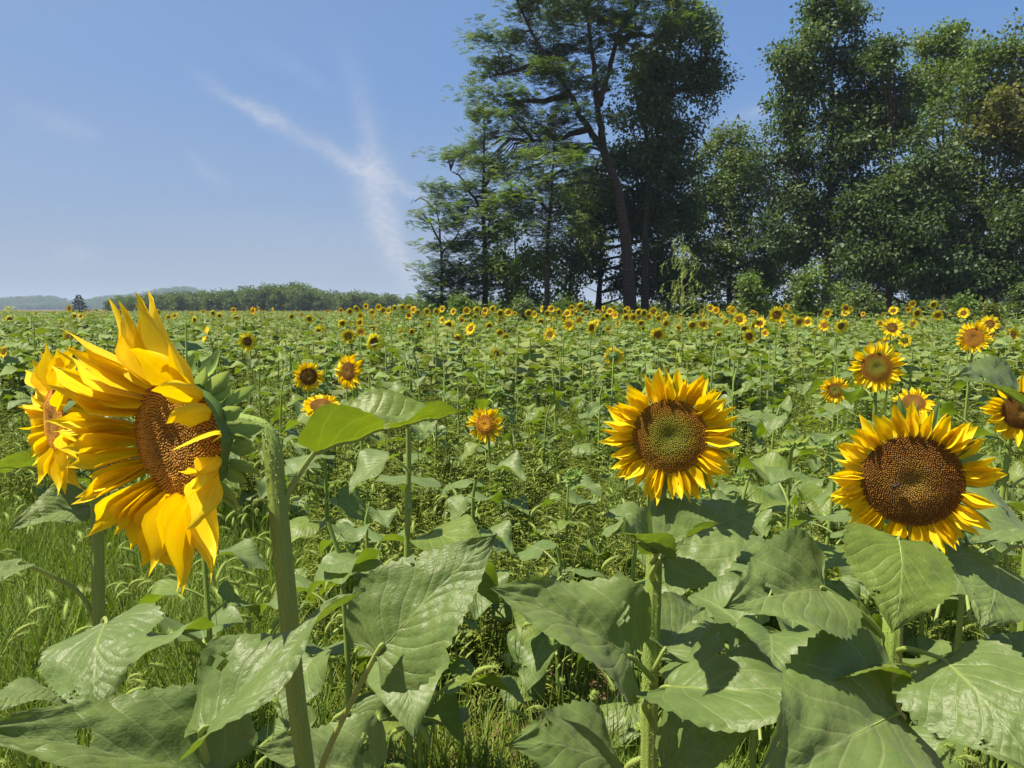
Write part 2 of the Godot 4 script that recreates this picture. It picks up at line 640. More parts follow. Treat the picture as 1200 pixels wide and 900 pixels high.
func plant_shapes() -> void:
	# large leaves: flat, folded, drooping, wavy, twisted, cupped
	var spec := [[.10, .35, .1, .05], [.46, .25, -.12, .13], [-.10, .95, .05, .06], [.16, .55, -.30, .12], [.22, .45, .35, .10], [.30, .30, .0, .07]]
	for k in spec.size():
		var s: Array = spec[k]
		var g := leaf_geo(100 + k, 57, 9, s[0], s[1], s[2], s[3], 0.016, 0.10, 1)
		var m := ArrayMesh.new()
		g.surface_to(m, M["leaf_0"])
		midrib_geo(g, 57, 9, 0.013).surface_to(m, M.stalk)
		leaf_hi.append(m)
	for k in 6:
		var s: Array = spec[k]
		var g := leaf_geo(200 + k, 19, 4, s[0], s[1] + 0.35, s[2], s[3] * 1.3, 0.06, 0.0)
		var x := Transform3D(Basis(Vector3(0, 0, 1), -0.25 - 0.12 * k), Vector3(0.42, 0.22, 0))
		var stalk := Geo.new()
		stalk.tube(smooth_path([Vector3(0, 0, 0), Vector3(0.2, 0.14, 0), Vector3(0.42, 0.22, 0)], 3), PackedFloat32Array([.03, .028, .026, .024, .022, .02, .02]), 5)
		var all := Geo.new()
		all.merge(g, x)
		var m := ArrayMesh.new()
		all.surface_to(m, M["leaf_1"])
		stalk.surface_to(m, M.stalk)
		leaf_mid.append(m)
	for k in 7:
		petal_hi.append(made(petal_geo(300 + k, 9, 7, [0.25, 0.5, -0.35, 0.8, 1.5, -0.15, 2.3][k], 0.5 + 0.1 * (k % 3), [0.1, -0.3, 0.25, 0.4, -0.6, -0.1, 0.9][k], 0.18), M.petal))
	# petals of a smaller head in one ring
	for k in 4:
		var g := Geo.new()
		for layer in 2:
			for i in 17:
				var pg := petal_geo(400 + k * 40 + i, 3, 3, rng.randf_range(-0.3, 0.6), 0.5, rng.randf_range(-.3, .3), 0.1)
				var a := TAU * (i + 0.5 * layer + rng.randf_range(-.25, .25)) / 17.0
				var len := rng.randf_range(0.40, 0.50)
				g.merge(pg, petal_place(a, 0.44, len * 1.2, len * 0.46, rng.randf_range(-0.15, 0.25) + layer * 0.22, rng.randf_range(-.3, .3), 0.02 * layer))
		petal_ring.append(made(g, M.petal_far))
	for q in [["green", 1700, .16], ["dark", 1900, .18], ["gold", 1500, .14], ["bright", 400, .25]]:
		disc_mesh[q[0]] = disc_geo(1.0, q[1], q[2], q[0], 7)
	disc_mesh["far_dark"] = disc_geo(1.0, 60, .2, "dark", 9)
	disc_mesh["far_gold"] = disc_geo(1.0, 60, .25, "gold", 10)
	disc_mesh["far_green"] = disc_geo(1.0, 60, .2, "green", 11)
	# green bracts and the back of the head
	bract_mesh = made(petal_geo(500, 6, 4, 0.7, 0.5, 0.1, 0.1), M.bract)
	var bg := Geo.new()
	for i in 22:
		var a := TAU * (i + rng.randf_range(-.3, .3)) / 22.0
		bg.merge(petal_geo(520 + i, 3, 3, 0.5, 0.4, 0.0, 0.1), petal_place(a, 0.55, rng.randf_range(.3, .5), .17, rng.randf_range(-.5, 0.0), 0.0, -0.06))
	bract_ring = made(bg, M.bract)
	var back := Geo.new()
	var p := PackedVector3Array()
	var t := PackedVector2Array()
	var prof := [[0.98, 0.0], [1.02, -.12], [0.92, -.26], [.68, -.40], [.40, -.52], [.24, -.66], [.18, -.85]]
	for i in prof.size():
		for j in 21:
			var a := TAU * j / 20.0
			var w: float = prof[i][0] * (1.0 + 0.04 * cos(a * 9.0))
			p.append(Vector3(cos(a) * w, sin(a) * w, prof[i][1]))
			t.append(Vector2(i / 6.0, j / 20.0))
	back.grid(p, prof.size(), 21, t)
	back_mesh = made(back, M.bract)
	for k in 4:
		var path := PackedVector3Array()
		var rad := PackedFloat32Array()
		var b := Vector2(rng.randf_range(-.03, .03), rng.randf_range(-.03, .03))
		for i in 13:
			var u := i / 12.0
			path.append(Vector3(b.x * sin(u * PI), u, -0.02 + b.y * sin(u * PI) + 0.02 * smoothstep(0.9, 1.0, u)))
			rad.append(lerpf(1.0, 0.62, u))
		var g := Geo.new()
		g.tube(path, PackedFloat32Array(Array(rad).map(func(x): return x * 0.010)), 8, 0.05, 5, Color.WHITE, 3.0)
		stem_unit.append(made(g, M.stem))
	var bud := Geo.new()
	for ring in 4:
		for i in 10:
			var a := TAU * (i + 0.5 * (ring % 2)) / 10.0 + rng.randf_range(-.15, .15)
			var tilt := [-.2, .45, 0.85, 1.2][ring] as float
			bud.merge(petal_geo(560 + i + ring * 11, 3, 3, 0.9, 0.5, 0.0, 0.1), petal_place(a, 0.34, [1.2, 1.0, .7, .5][ring], .42, tilt, 0.0, 0.1 * ring))
	bud_mesh = made(bud, M.bract)

func petal_place(a: float, r0: float, length: float, width: float, tilt: float, roll: float, z: float, sweep := 0.0) -> Transform3D:
	# a petal whose root lies on the rim at angle a of a head that faces +z
	var out := Vector3(cos(a), sin(a), 0)
	var way := Vector3(cos(a + sweep), sin(a + sweep), 0)
	var x := way * cos(tilt) + Vector3(0, 0, sin(tilt))
	var y := Vector3(0, 0, 1) * cos(tilt) - way * sin(tilt)
	var b := Basis(x, y, x.cross(y))
	b = b * Basis(Vector3.RIGHT, roll)
	return Transform3D(Basis(b.x * length, b.y * length, b.z * width), out * r0 + Vector3(0, 0, z))

func facing(n: Vector3, roll := 0.0) -> Basis:
	var z := n.normalized()
	var x := Vector3.UP.cross(z).normalized()
	return Basis(x, z.cross(x), z) * Basis(Vector3(0, 0, 1), roll)

func flower_head(parent: Node3D, at: Vector3, n: Vector3, rdisc: float, look: String, petals: Array, bracts: int, sd: int, bract_size := 1.0) -> Node3D:
	var r := RandomNumberGenerator.new()
	r.seed = sd
	var h := Node3D.new()
	h.name = "flower_head"
	parent.add_child(h, true)
	h.transform = Transform3D(facing(n), at - parent.position)
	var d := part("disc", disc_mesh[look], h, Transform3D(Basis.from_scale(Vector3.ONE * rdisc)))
	d.set_meta("kind", "stuff")
	part("receptacle", back_mesh, h, Transform3D(Basis.from_scale(Vector3(rdisc, rdisc, rdisc * 0.9)), Vector3(0, 0, -0.004)))
	for q in petals:
		part("petal", petal_hi[q[5]], h, petal_place(q[0], rdisc * 0.95, q[1], q[2], q[3], q[4], q[6], q[7] if q.size() > 7 else 0.0))
	for i in bracts:
		var a := TAU * (i + r.randf_range(-.35, .35)) / bracts
		part("bract", bract_mesh, h, petal_place(a, rdisc * r.randf_range(0.85, 1.0), rdisc * bract_size * r.randf_range(0.55, 1.0), rdisc * r.randf_range(.20, .30), r.randf_range(-.75, .15), r.randf_range(-.4, .4), -0.008 - r.randf() * 0.012))
	return h

func petal_list(n: int, layers: int, lmin: float, lmax: float, width: float, sd: int) -> Array:
	var r := RandomNumberGenerator.new()
	r.seed = sd
	var out := []
	for layer in layers:
		for i in n:
			var a := TAU * (i + layer / float(layers) + r.randf_range(-.45, .45)) / n
			out.append([a, r.randf_range(lmin, lmax), width * r.randf_range(.8, 1.15), r.randf_range(-.32, .28) + layer * 0.14, r.randf_range(-.6, .6), [0, 1, 2, 5, 0, 3][r.randi() % 6], -0.007 + layer * 0.003])
	return out

# ------------------------------------------------------------------ the near sunflowers
func near_stem(parent: Node3D, pts: Array, r_top: float, r_low: float, hairs: int) -> void:
	var local := []
	for q in pts:
		local.append(q - parent.position)
	var path := smooth_path(local, 4)
	var rad := PackedFloat32Array()
	var n := path.size()
	for i in n:
		var u := i / (n - 1.0)
		rad.append(lerpf(r_top * 1.8, r_top, smoothstep(0.0, 0.2, u)) if u < 0.2 else lerpf(r_top, r_low, u))
	var g := Geo.new()
	g.tube(path, rad, 36, 0.045, 9, Color.WHITE, 4.0)
	var st := part("stem", made(g, M.stem), parent)
	# short stiff hairs that fur the outline of the stem
	var hg := Geo.new()
	for k in hairs:
		var i := rng.randi_range(1, int(n * 0.72))
		var dir := Vector3(rng.randfn(), rng.randfn() * 0.4, rng.randfn()).normalized()
		var tan := (path[mini(i + 1, n - 1)] - path[i - 1]).normalized()
		dir = (dir - tan * dir.dot(tan)).normalized()
		var side := dir.cross(tan)
		var at := path[i].lerp(path[mini(i + 1, n - 1)], rng.randf()) + dir * rad[i] * 0.98
		hg.blade(at, (dir + tan * rng.randf_range(-.4, .4)).normalized(), side, rng.randf_range(.0012, .0024), .0002, 0.2, 1)
	var h := part("stem_hairs", made(hg, M.hair), st)
	h.set_meta("kind", "stuff")

func near_sunflowers() -> void:
	var group := "large sunflowers close by"
	var A := thing("sunflower", Vector3(STEM_A[-1].x, 0, STEM_A[-1].z), "largest wind-blown sunflower with long bent petals, turned aside on a thick furry stem", "sunflower", group)
	near_stem(A, STEM_A, .0094, .0098, 1100)
	# its petals, streaming forward and to one side
	var pa := []
	var r := RandomNumberGenerator.new()
	r.seed = 77
	for k in 15:   # the side away: long and spread
		var a := deg_to_rad(100.0 + k * 12.0 + r.randf_range(-4, 4))
		pa.append([a, r.randf_range(.098, .122), r.randf_range(.017, .022), r.randf_range(.05, .38) if absf(a - PI) < .95 else r.randf_range(-.25, .08), r.randf_range(-.4, .4), [0, 5, 1, 5, 2][k % 5], -.004])
	for k in 8:
		var a := deg_to_rad(108.0 + k * 21.0 + r.randf_range(-5, 5))
		pa.append([a, r.randf_range(.085, .108), r.randf_range(.015, .020), r.randf_range(.2, .5) if absf(a - PI) < .95 else r.randf_range(-.1, .25), r.randf_range(-.5, .5), [5, 0, 5, 1][k % 4], 0.0])
	for q in [[90, .094, .021, .05, .2, 0], [80, .084, .020, .3, -.3, 1], [99, .092, .021, .15, .3, 5], [70, .075, .017, .9, .3, 3], [48, .065, .018, 1.15, -.4, 4], [30, .06, .017, 1.3, .5, 4], [8, .07, .014, 1.25, .4, 6], [-14, .062, .017, 1.2, -.3, 4],
			[282, .10, .020, .1, .2, 0], [292, .098, .018, .3, -.3, 5], [304, .09, .017, .2, .3, 0], [316, .092, .018, .5, -.2, 0], [330, .085, .021, .85, .3, 3], [342, .075, .018, 1.0, -.2, 0], [275, .085, .017, .4, .3, 5], [60, .07, .015, .55, .4, 1]]:
		pa.append([deg_to_rad(q[0]), q[1], q[2], q[3], q[4], q[5], 0.0])
	for q in pa:   # the wind sweeps them aside
		if q.size() == 7:
			q.append(clampf(-0.36 * sin(q[0] - PI), -0.4, 0.4) * (1.0 if cos(q[0]) < 0.6 else 0.4))
	flower_head(A, HEAD_A, Vector3(-.46, -.04, .89), .060, "gold", pa, 34, 5, .72)
	var B := thing("sunflower", Vector3(STEM_B[-1].x, 0, STEM_B[-1].z), "sunflower half hidden behind the largest wind-blown one, rising from foxtail grass", "sunflower", group)
	near_stem(B, STEM_B, .0078, .0092, 500)
	flower_head(B, HEAD_B, Vector3(-.66, .05, .74), .043, "gold", petal_list(19, 2, .052, .076, .019, 12), 20, 6)
	var C := thing("sunflower", Vector3(STEM_C[-1].x, 0, STEM_C[-1].z), "upright large sunflower with round green-centred disc on a straight pale stem", "sunflower", group)
	near_stem(C, STEM_C, .0125, .0145, 1800)
	flower_head(C, HEAD_C, Vector3(-.20, .10, .97), .062, "green", petal_list(23, 3, .042, .062, .018, 21), 26, 7)
	var D := thing("sunflower", Vector3(STEM_D[-1].x, 0, STEM_D[-1].z), "large nodding sunflower with wide dark brown disc, a bee sitting on it", "sunflower", group)
	near_stem(D, STEM_D, .013, .015, 1200)
	flower_head(D, HEAD_D, Vector3(-.42, -.10, .90), .071, "dark", petal_list(22, 3, .040, .058, .0195, 33), 24, 8)
	var Fp := thing("sunflower", Vector3(NEAR_LEAVES[-1][6].x, 0, NEAR_LEAVES[-1][6].z), "leafy sunflower stem crowding up beside the large nodding sunflower", "sunflower", group)
	var top: Vector3 = NEAR_LEAVES[-1][6]
	near_stem(Fp, [top + Vector3(.01, .2, 0), top, Vector3(top.x, .8, top.z), Vector3(top.x, -.02, top.z)], .008, .012, 100)
	var by := {"A": A, "B": B, "C": C, "D": D, "F": Fp}
	for q in NEAR_LEAVES:
		var parent: Node3D = by[q[0]]
		var base: Vector3 = q[1]
		var x: Vector3 = q[2] - base
		var l := x.length()
		x = x / l
		var y: Vector3 = (q[3] - x * x.dot(q[3])).normalized()
		var z := x.cross(y)
		var o := part("leaf", leaf_hi[q[5]], parent, Transform3D(Basis(x * l, y * l, z * l * q[4]), base - parent.position))
		o.set_surface_override_material(0, M["leaf_%d" % q[7]])
		# the stalk runs from the stem into the midrib
		var from: Vector3 = q[6]
		var mid := (from + base) * 0.5 - x * from.distance_to(base) * 0.16 + Vector3.DOWN * from.distance_to(base) * 0.04
		var g := Geo.new()
		var path := smooth_path([from, mid, base, base + x * l * 0.06 - y * l * 0.006], 5)
		var rad := PackedFloat32Array()
		for i in path.size():
			rad.append(lerpf(.0048, .0026, i / (path.size() - 1.0)) * clampf(l / 0.2, .75, 1.3))
		for i in path.size():
			path[i] = o.transform.affine_inverse() * (path[i] - parent.position)
		# the stalk is drawn in the leaf's own frame, so its girth is set there
		var gg := Geo.new()
		var wpath := PackedVector3Array()
		for v in path:
			wpath.append(o.transform * v)
		gg.tube(wpath, rad, 8)
		g.merge(gg, o.transform.affine_inverse())
		part("leaf_stalk", made(g, M.stalk), o)
	bee()

func bee() -> void:
	var n := Vector3(-.42, -.10, .90).normalized()
	var b := thing("honey_bee", BEE, "small dark honey bee crawling on the wide brown sunflower disc", "bee")
	b.basis = facing(n, 0.7)
	b.position = HEAD_D + facing(Vector3(-.42, -.10, .90)) * Vector3(-.021, -.004, .0165)
	var g := Geo.new()
	var path := PackedVector3Array()
	var rad := PackedFloat32Array()
	var prof := [[-.0075, .0003], [-.006, .0016], [-.004, .0024], [-.002, .0024], [-.0003, .0013], [.0007, .0018], [.002, .0023], [.0034, .0018], [.0041, .001], [.005, .0017], [.0062, .0013], [.0067, .0002]]
	for q in prof:
		path.append(Vector3(q[0], 0, 0))
		rad.append(q[1])
	g.tube(path, rad, 10)
	part("body", made(g, M.bee), b)
	for s in [-1, 1]:
		var w := Geo.new()
		w.leaf_face(Vector3(.002, s * .001, .002), Vector3(-.008, s * .004, .001), Vector3(.001, .003, 0))
		part("wing", made(w, M.bee_wing), b)
		for k in 3:
			var lg := Geo.new()
			lg.tube(PackedVector3Array([Vector3(.003 - k * .002, s * .0015, 0), Vector3(.0035 - k * .003, s * .0035, .0006), Vector3(.004 - k * .004, s * .0045, -.0022)]), PackedFloat32Array([.0003, .00025, .0002]), 4)
			part("leg", made(lg, M.bee), b)

# ------------------------------------------------------------------ the field
func sunflower_plant(at: Vector3, yaw: float, height: float, D: float, tilt: float, kind: String, leaves: int, label: String, group: String, detail: int, size := 1.0, far_look := "far_dark") -> Node3D:
	var t := thing("sunflower", Vector3(at.x, 0, at.z), label, "sunflower", group)
	t.rotation.y = yaw
	var thick := clampf(0.75 + 0.3 * height, .6, 1.2) * (0.8 if kind == "bud" else 1.0)
	part("stem", stem_unit[rng.randi() % 4], t, Transform3D(Basis.from_scale(Vector3(thick, height, thick)), Vector3(0, -0.01, -0.012)))
	var a := rng.randf() * TAU
	for k in leaves:
		var u := (k + 0.6) / leaves
		a += 2.4 + rng.randf_range(-.5, .5)
		var y := height * lerpf(0.2, 0.93, u)
		var l := size * rng.randf_range(.14, .21) * (1.0 - 0.45 * pow(absf(u - 0.42) * 1.6, 1.5))
		var b := Basis(Vector3.UP, a) * Basis(Vector3(0, 0, 1), rng.randf_range(-.35, .25) + 0.25 * u) * Basis(Vector3.RIGHT, rng.randf_range(-.3, .3))
		var o := part("leaf", leaf_mid[rng.randi() % 6], t, Transform3D(b * Basis.from_scale(Vector3(l, l, l * rng.randf_range(.75, 1.05))), Vector3(0, y, -0.012)))
		o.set_surface_override_material(0, M[["leaf_0", "leaf_1", "leaf_1", "leaf_2"][rng.randi() % 4]])
	if kind == "open":
		var n := Vector3(0, sin(tilt), cos(tilt))
		var rd := D * 0.5 * (rng.randf_range(.5, .58) if detail == 2 else rng.randf_range(.42, .5))
		if detail == 2:
			var pr := D * 0.5 - rd
			var look: String = "bright" if label.begins_with("gold sun") else ("green" if label.contains("green-centred") else ("gold" if label.contains("gold-centred") else "dark"))
			flower_head(t, t.position + Vector3(0, height, 0.02), n, rd, look, petal_list(18, 2, pr * 0.9, pr * 1.25, pr * .46, rng.randi()), 14, rng.randi())
		else:
			var h := Node3D.new()
			h.name = "flower_head"
			t.add_child(h, true)
			h.transform = Transform3D(facing(n), Vector3(0, height, 0.02))
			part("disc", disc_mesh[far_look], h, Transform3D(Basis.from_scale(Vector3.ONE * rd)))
			var ring := part("petals", petal_ring[rng.randi() % 4], h, Transform3D(Basis(Vector3(0, 0, 1), rng.randf() * TAU) * Basis.from_scale(Vector3.ONE * D * 0.5)))
			ring.set_meta("kind", "stuff")
			part("bracts", bract_ring, h, Transform3D(Basis.from_scale(Vector3.ONE * D * 0.5)))
			part("receptacle", back_mesh, h, Transform3D(Basis.from_scale(Vector3.ONE * rd * 0.9), Vector3(0, 0, -.004)))
	elif kind == "bud":
		part("bud", bud_mesh, t, Transform3D(Basis.from_euler(Vector3(rng.randf_range(-1.4, -.9), rng.randf() * TAU, 0)) * Basis.from_scale(Vector3.ONE * maxf(D, .035)), Vector3(0, height - 0.01, 0)))
	return t

const MARKS := ["lone golden sunflower", "straight-stemmed green bud", "ragged green-centred sunflower", "dark-disced smaller sunflower", "sky-facing sunflower", "half-covered sunflower", "aside-turned paired sunflower", "round paired sunflower", "upward-tilted sunflower", "sunflower showing its back", "", "", "", "", "", "", "", "", "", ""]

func field() -> void:
	var taken: Array[Vector2] = []
	for q in MID:
		var p: Vector3 = q[1]
		var kind: String = q[0]
		sunflower_plant(p, deg_to_rad(q[3]), p.y, q[2], deg_to_rad(q[4]), kind, 10 if kind == "open" else 9, q[5], "sunflowers among the nearer weeds", 2, 1.25 if p.z > -4.5 else 1.0)
		taken.append(Vector2(p.x, p.z))
	for q in HEADS:
		var d: float = -q[1]
		var yaw := -atan2(q[0], d) * 0.6 + deg_to_rad(rng.randfn(-6.0, 28.0))
		var near := d < 13.0
		var far_look: String = ["far_dark", "far_gold", "far_green", "far_dark"][rng.randi() % 4]
		var size_word: String = "tall " if q[2] > 1.32 else ("low " if q[2] < 1.08 else "")
		var seen: String = ["dark-centred", "dark-centred", "gold-centred", "green-centred"][["", "far_dark", "far_gold", "far_green"].find(far_look)]
		var turned := absf(yaw + atan2(q[0], d))
		var way: String = "turned aside" if turned > .45 else "facing out"
		sunflower_plant(Vector3(q[0], 0, q[1]), yaw, q[2], q[3] * 1.22, rng.randf_range(-.4, .4), "open", 8 if near else 6,
			"%s%s sunflower %s, well out in the field before the dense far rows" % [size_word, seen, way] if near else "small far %s%s sunflower %s in the flowering rows before the wood" % [size_word, seen, way],
			"sunflowers in the middle of the field" if near else "sunflowers in the far rows", 2 if d < 6.5 else 1, 1.1, far_look)
		taken.append(Vector2(q[0], q[1]))
	# leafy plants that have not opened yet
	var count := 0
	var tries := 0
	while count < 125 and tries < 4000:
		tries += 1
		var d := rng.randf_range(2.3, 10.5)
		var x := rng.randf_range(-0.74, 0.74) * d
		var ok := true
		for t in taken:
			if t.distance_squared_to(Vector2(x, -d)) < 0.10:
				ok = false
				break
		if not ok or (x < -0.30 * d and d < 4.2 and x > -0.68 * d) or (absf(x) < 0.12 * d and d < 3.6):
			continue
		var h := rng.randf_range(.62, .98) if d < 5.0 else rng.randf_range(.75, 1.28)
		var kind := "bud" if rng.randf() < 0.45 else "leafy"
		var by := ""
		var nearest := 1.1
		for k in MARKS.size():
			var mk: Vector2 = taken[k]
			if MARKS[k] and mk.distance_to(Vector2(x, -d)) < nearest:
				nearest = mk.distance_to(Vector2(x, -d))
				by = "%s the %s" % ["right beside" if nearest < .55 else "a step from", MARKS[k]]
		if by == "":
			by = "among the nearer weeds" if d < 5.5 else ("in the weedy middle of the field" if d < 8.5 else "where the dense rows begin")
		var tall := "low" if h < .8 else ("tall" if h > 1.05 else "waist-high")
		sunflower_plant(Vector3(x, 0, -d), rng.randf() * TAU, h, rng.randf_range(.03, .045), 0.0, kind, 8,
			"%s budded sunflower plant %s" % [tall, by] if kind == "bud" else "%s flowerless sunflower plant %s" % [tall, by], "unopened sunflower plants among the weeds", 1, 1.15)
		taken.append(Vector2(x, -d))
		count += 1
	far_rows(taken)

func far_plant(height: float, leaves: int, open: bool, sd: int, coarse: bool) -> ArrayMesh:
	var r := RandomNumberGenerator.new()
	r.seed = sd
	var stem := Geo.new()
	stem.tube(PackedVector3Array([Vector3(0, 0, 0), Vector3(.01, height * .5, 0), Vector3(0, height, 0)]), PackedFloat32Array([.012, .010, .007]), 4)
	var lv := Geo.new()
	var a := 0.0
	for k in leaves:
		var u := (k + 0.6) / leaves
		a += 2.4 + r.randf_range(-.5, .5)
		var l := r.randf_range(.17, .27) * (1.0 - 0.4 * pow(absf(u - 0.42) * 1.6, 1.5)) * (1.25 if coarse else 1.0)
		var g := leaf_geo(sd * 31 + k, 4 if coarse else 7, 1 if coarse else 2, r.randf_range(0.0, .4), r.randf_range(.5, 1.2), r.randf_range(-.3, .3), .12, 0.04, 0.0)
		var b := Basis(Vector3.UP, a) * Basis(Vector3(0, 0, 1), r.randf_range(-.35, .3))
		lv.merge(g, Transform3D(b * Basis.from_scale(Vector3(l, l, l * r.randf_range(.75, 1.0))), Vector3(0, height * lerpf(.3, .97, u), 0) + b * Vector3(.07, .03, 0)))
	var m := ArrayMesh.new()
	lv.surface_to(m, M.leaf_far)
	stem.surface_to(m, M.stalk)
	if open:
		var x := Transform3D(Basis(Vector3.RIGHT, -0.15) * Basis.from_scale(Vector3.ONE * .10), Vector3(0, height, .02))
		for q in [[petal_ring[sd % 4], M.petal_far, false], [disc_mesh["far_dark"], M.disc, true]]:
			var arr: Array = q[0].surface_get_arrays(0)
			var g := Geo.new()
			var o := Geo.new()
			o.v = arr[Mesh.ARRAY_VERTEX]
			o.n = arr[Mesh.ARRAY_NORMAL]
			o.uv = arr[Mesh.ARRAY_TEX_UV]
			o.idx = arr[Mesh.ARRAY_INDEX]
			if arr[Mesh.ARRAY_COLOR] != null:
				o.c = arr[Mesh.ARRAY_COLOR]
			g.merge(o, x * Transform3D(Basis.from_scale(Vector3.ONE * (.46 if q[2] else 1.0))))
			g.surface_to(m, q[1], q[2])
	return m

func tint(spread: float) -> Color:
	var k := rng.randf_range(1.0 - spread, 1.0 + spread)
	return Color(k * rng.randf_range(.88, 1.15), k, k * rng.randf_range(.8, 1.2))

func far_rows(taken: Array[Vector2]) -> void:
	var kinds := [far_plant(.95, 10, false, 1, false), far_plant(1.05, 10, false, 2, false), far_plant(.85, 9, false, 3, false), far_plant(1.12, 9, true, 4, false), far_plant(1.2, 8, true, 5, false)]
	var xs := [[], [], [], [], []]
	var cs := [[], [], [], [], []]
	var thin := noise(63, .3, 2)
	for k in 7200:
		var d := sqrt(rng.randf_range(7.0 * 7.0, 44.0 * 44.0))
		var x := rng.randf_range(-.76, .76) * d
		if d < 15.0 and rng.randf() > 0.5 + 0.04 * d * 0.5 + 0.6 * thin.get_noise_2d(x, d):
			continue
		var kd := rng.randi() % 3
		var far := clampf((d - 18.0) / 14.0, 0, 1)
		if rng.randf() < 0.10 * far * clampf(0.5 + x / d, .1, 1.0):
			kd = 3 + rng.randi() % 2
		var yaw := rng.randf() * TAU if kd < 3 else -atan2(x, d) * 0.5 + rng.randfn(-.1, .4)
		var sc := rng.randf_range(.80, 1.18) if rng.randf() < .85 else rng.randf_range(1.15, 1.4)
		xs[kd].append(Transform3D(Basis(Vector3.UP, yaw) * Basis.from_scale(Vector3.ONE * sc), Vector3(x, -0.01, -d)))
		cs[kd].append(tint(.22))
	for k in 5:
		var o := many("sunflower_rows", kinds[k], xs[k], cs[k], self)
		tag(o, "leafy mass of unopened sunflower plants covering the middle and far field" if k < 3 else "flowering mass of the smallest sunflowers in the far rows", "sunflowers")
		o.set_meta("kind", "stuff")
	# the field runs on to the left of the wood
	var coarse := [far_plant(1.0, 7, false, 11, true), far_plant(1.1, 7, true, 12, true)]
	var ys := [[], []]
	var ds := [[], []]
	for k in 9500:
		var d := sqrt(rng.randf_range(40.0 * 40.0, 200.0 * 200.0))
		var x := rng.randf_range(-.78, -.02) * d
		if x > -6.0:
			continue
		var kd := 1 if rng.randf() < 0.04 else 0
		ys[kd].append(Transform3D(Basis(Vector3.UP, rng.randf() * TAU if kd == 0 else rng.randf_range(-.5, .5)) * Basis.from_scale(Vector3.ONE * rng.randf_range(.85, 1.25)), Vector3(x, -0.01, -d)))
		ds[kd].append(tint(.2))
	for k in 2:
		var o := many("sunflower_rows", coarse[k], ys[k], ds[k], self)
		tag(o, "leafy end of the sunflower field reaching towards the distant low ridge" if k == 0 else "scattered blooms at the far end of the field below the distant ridge", "sunflowers")
		o.set_meta("kind", "stuff")

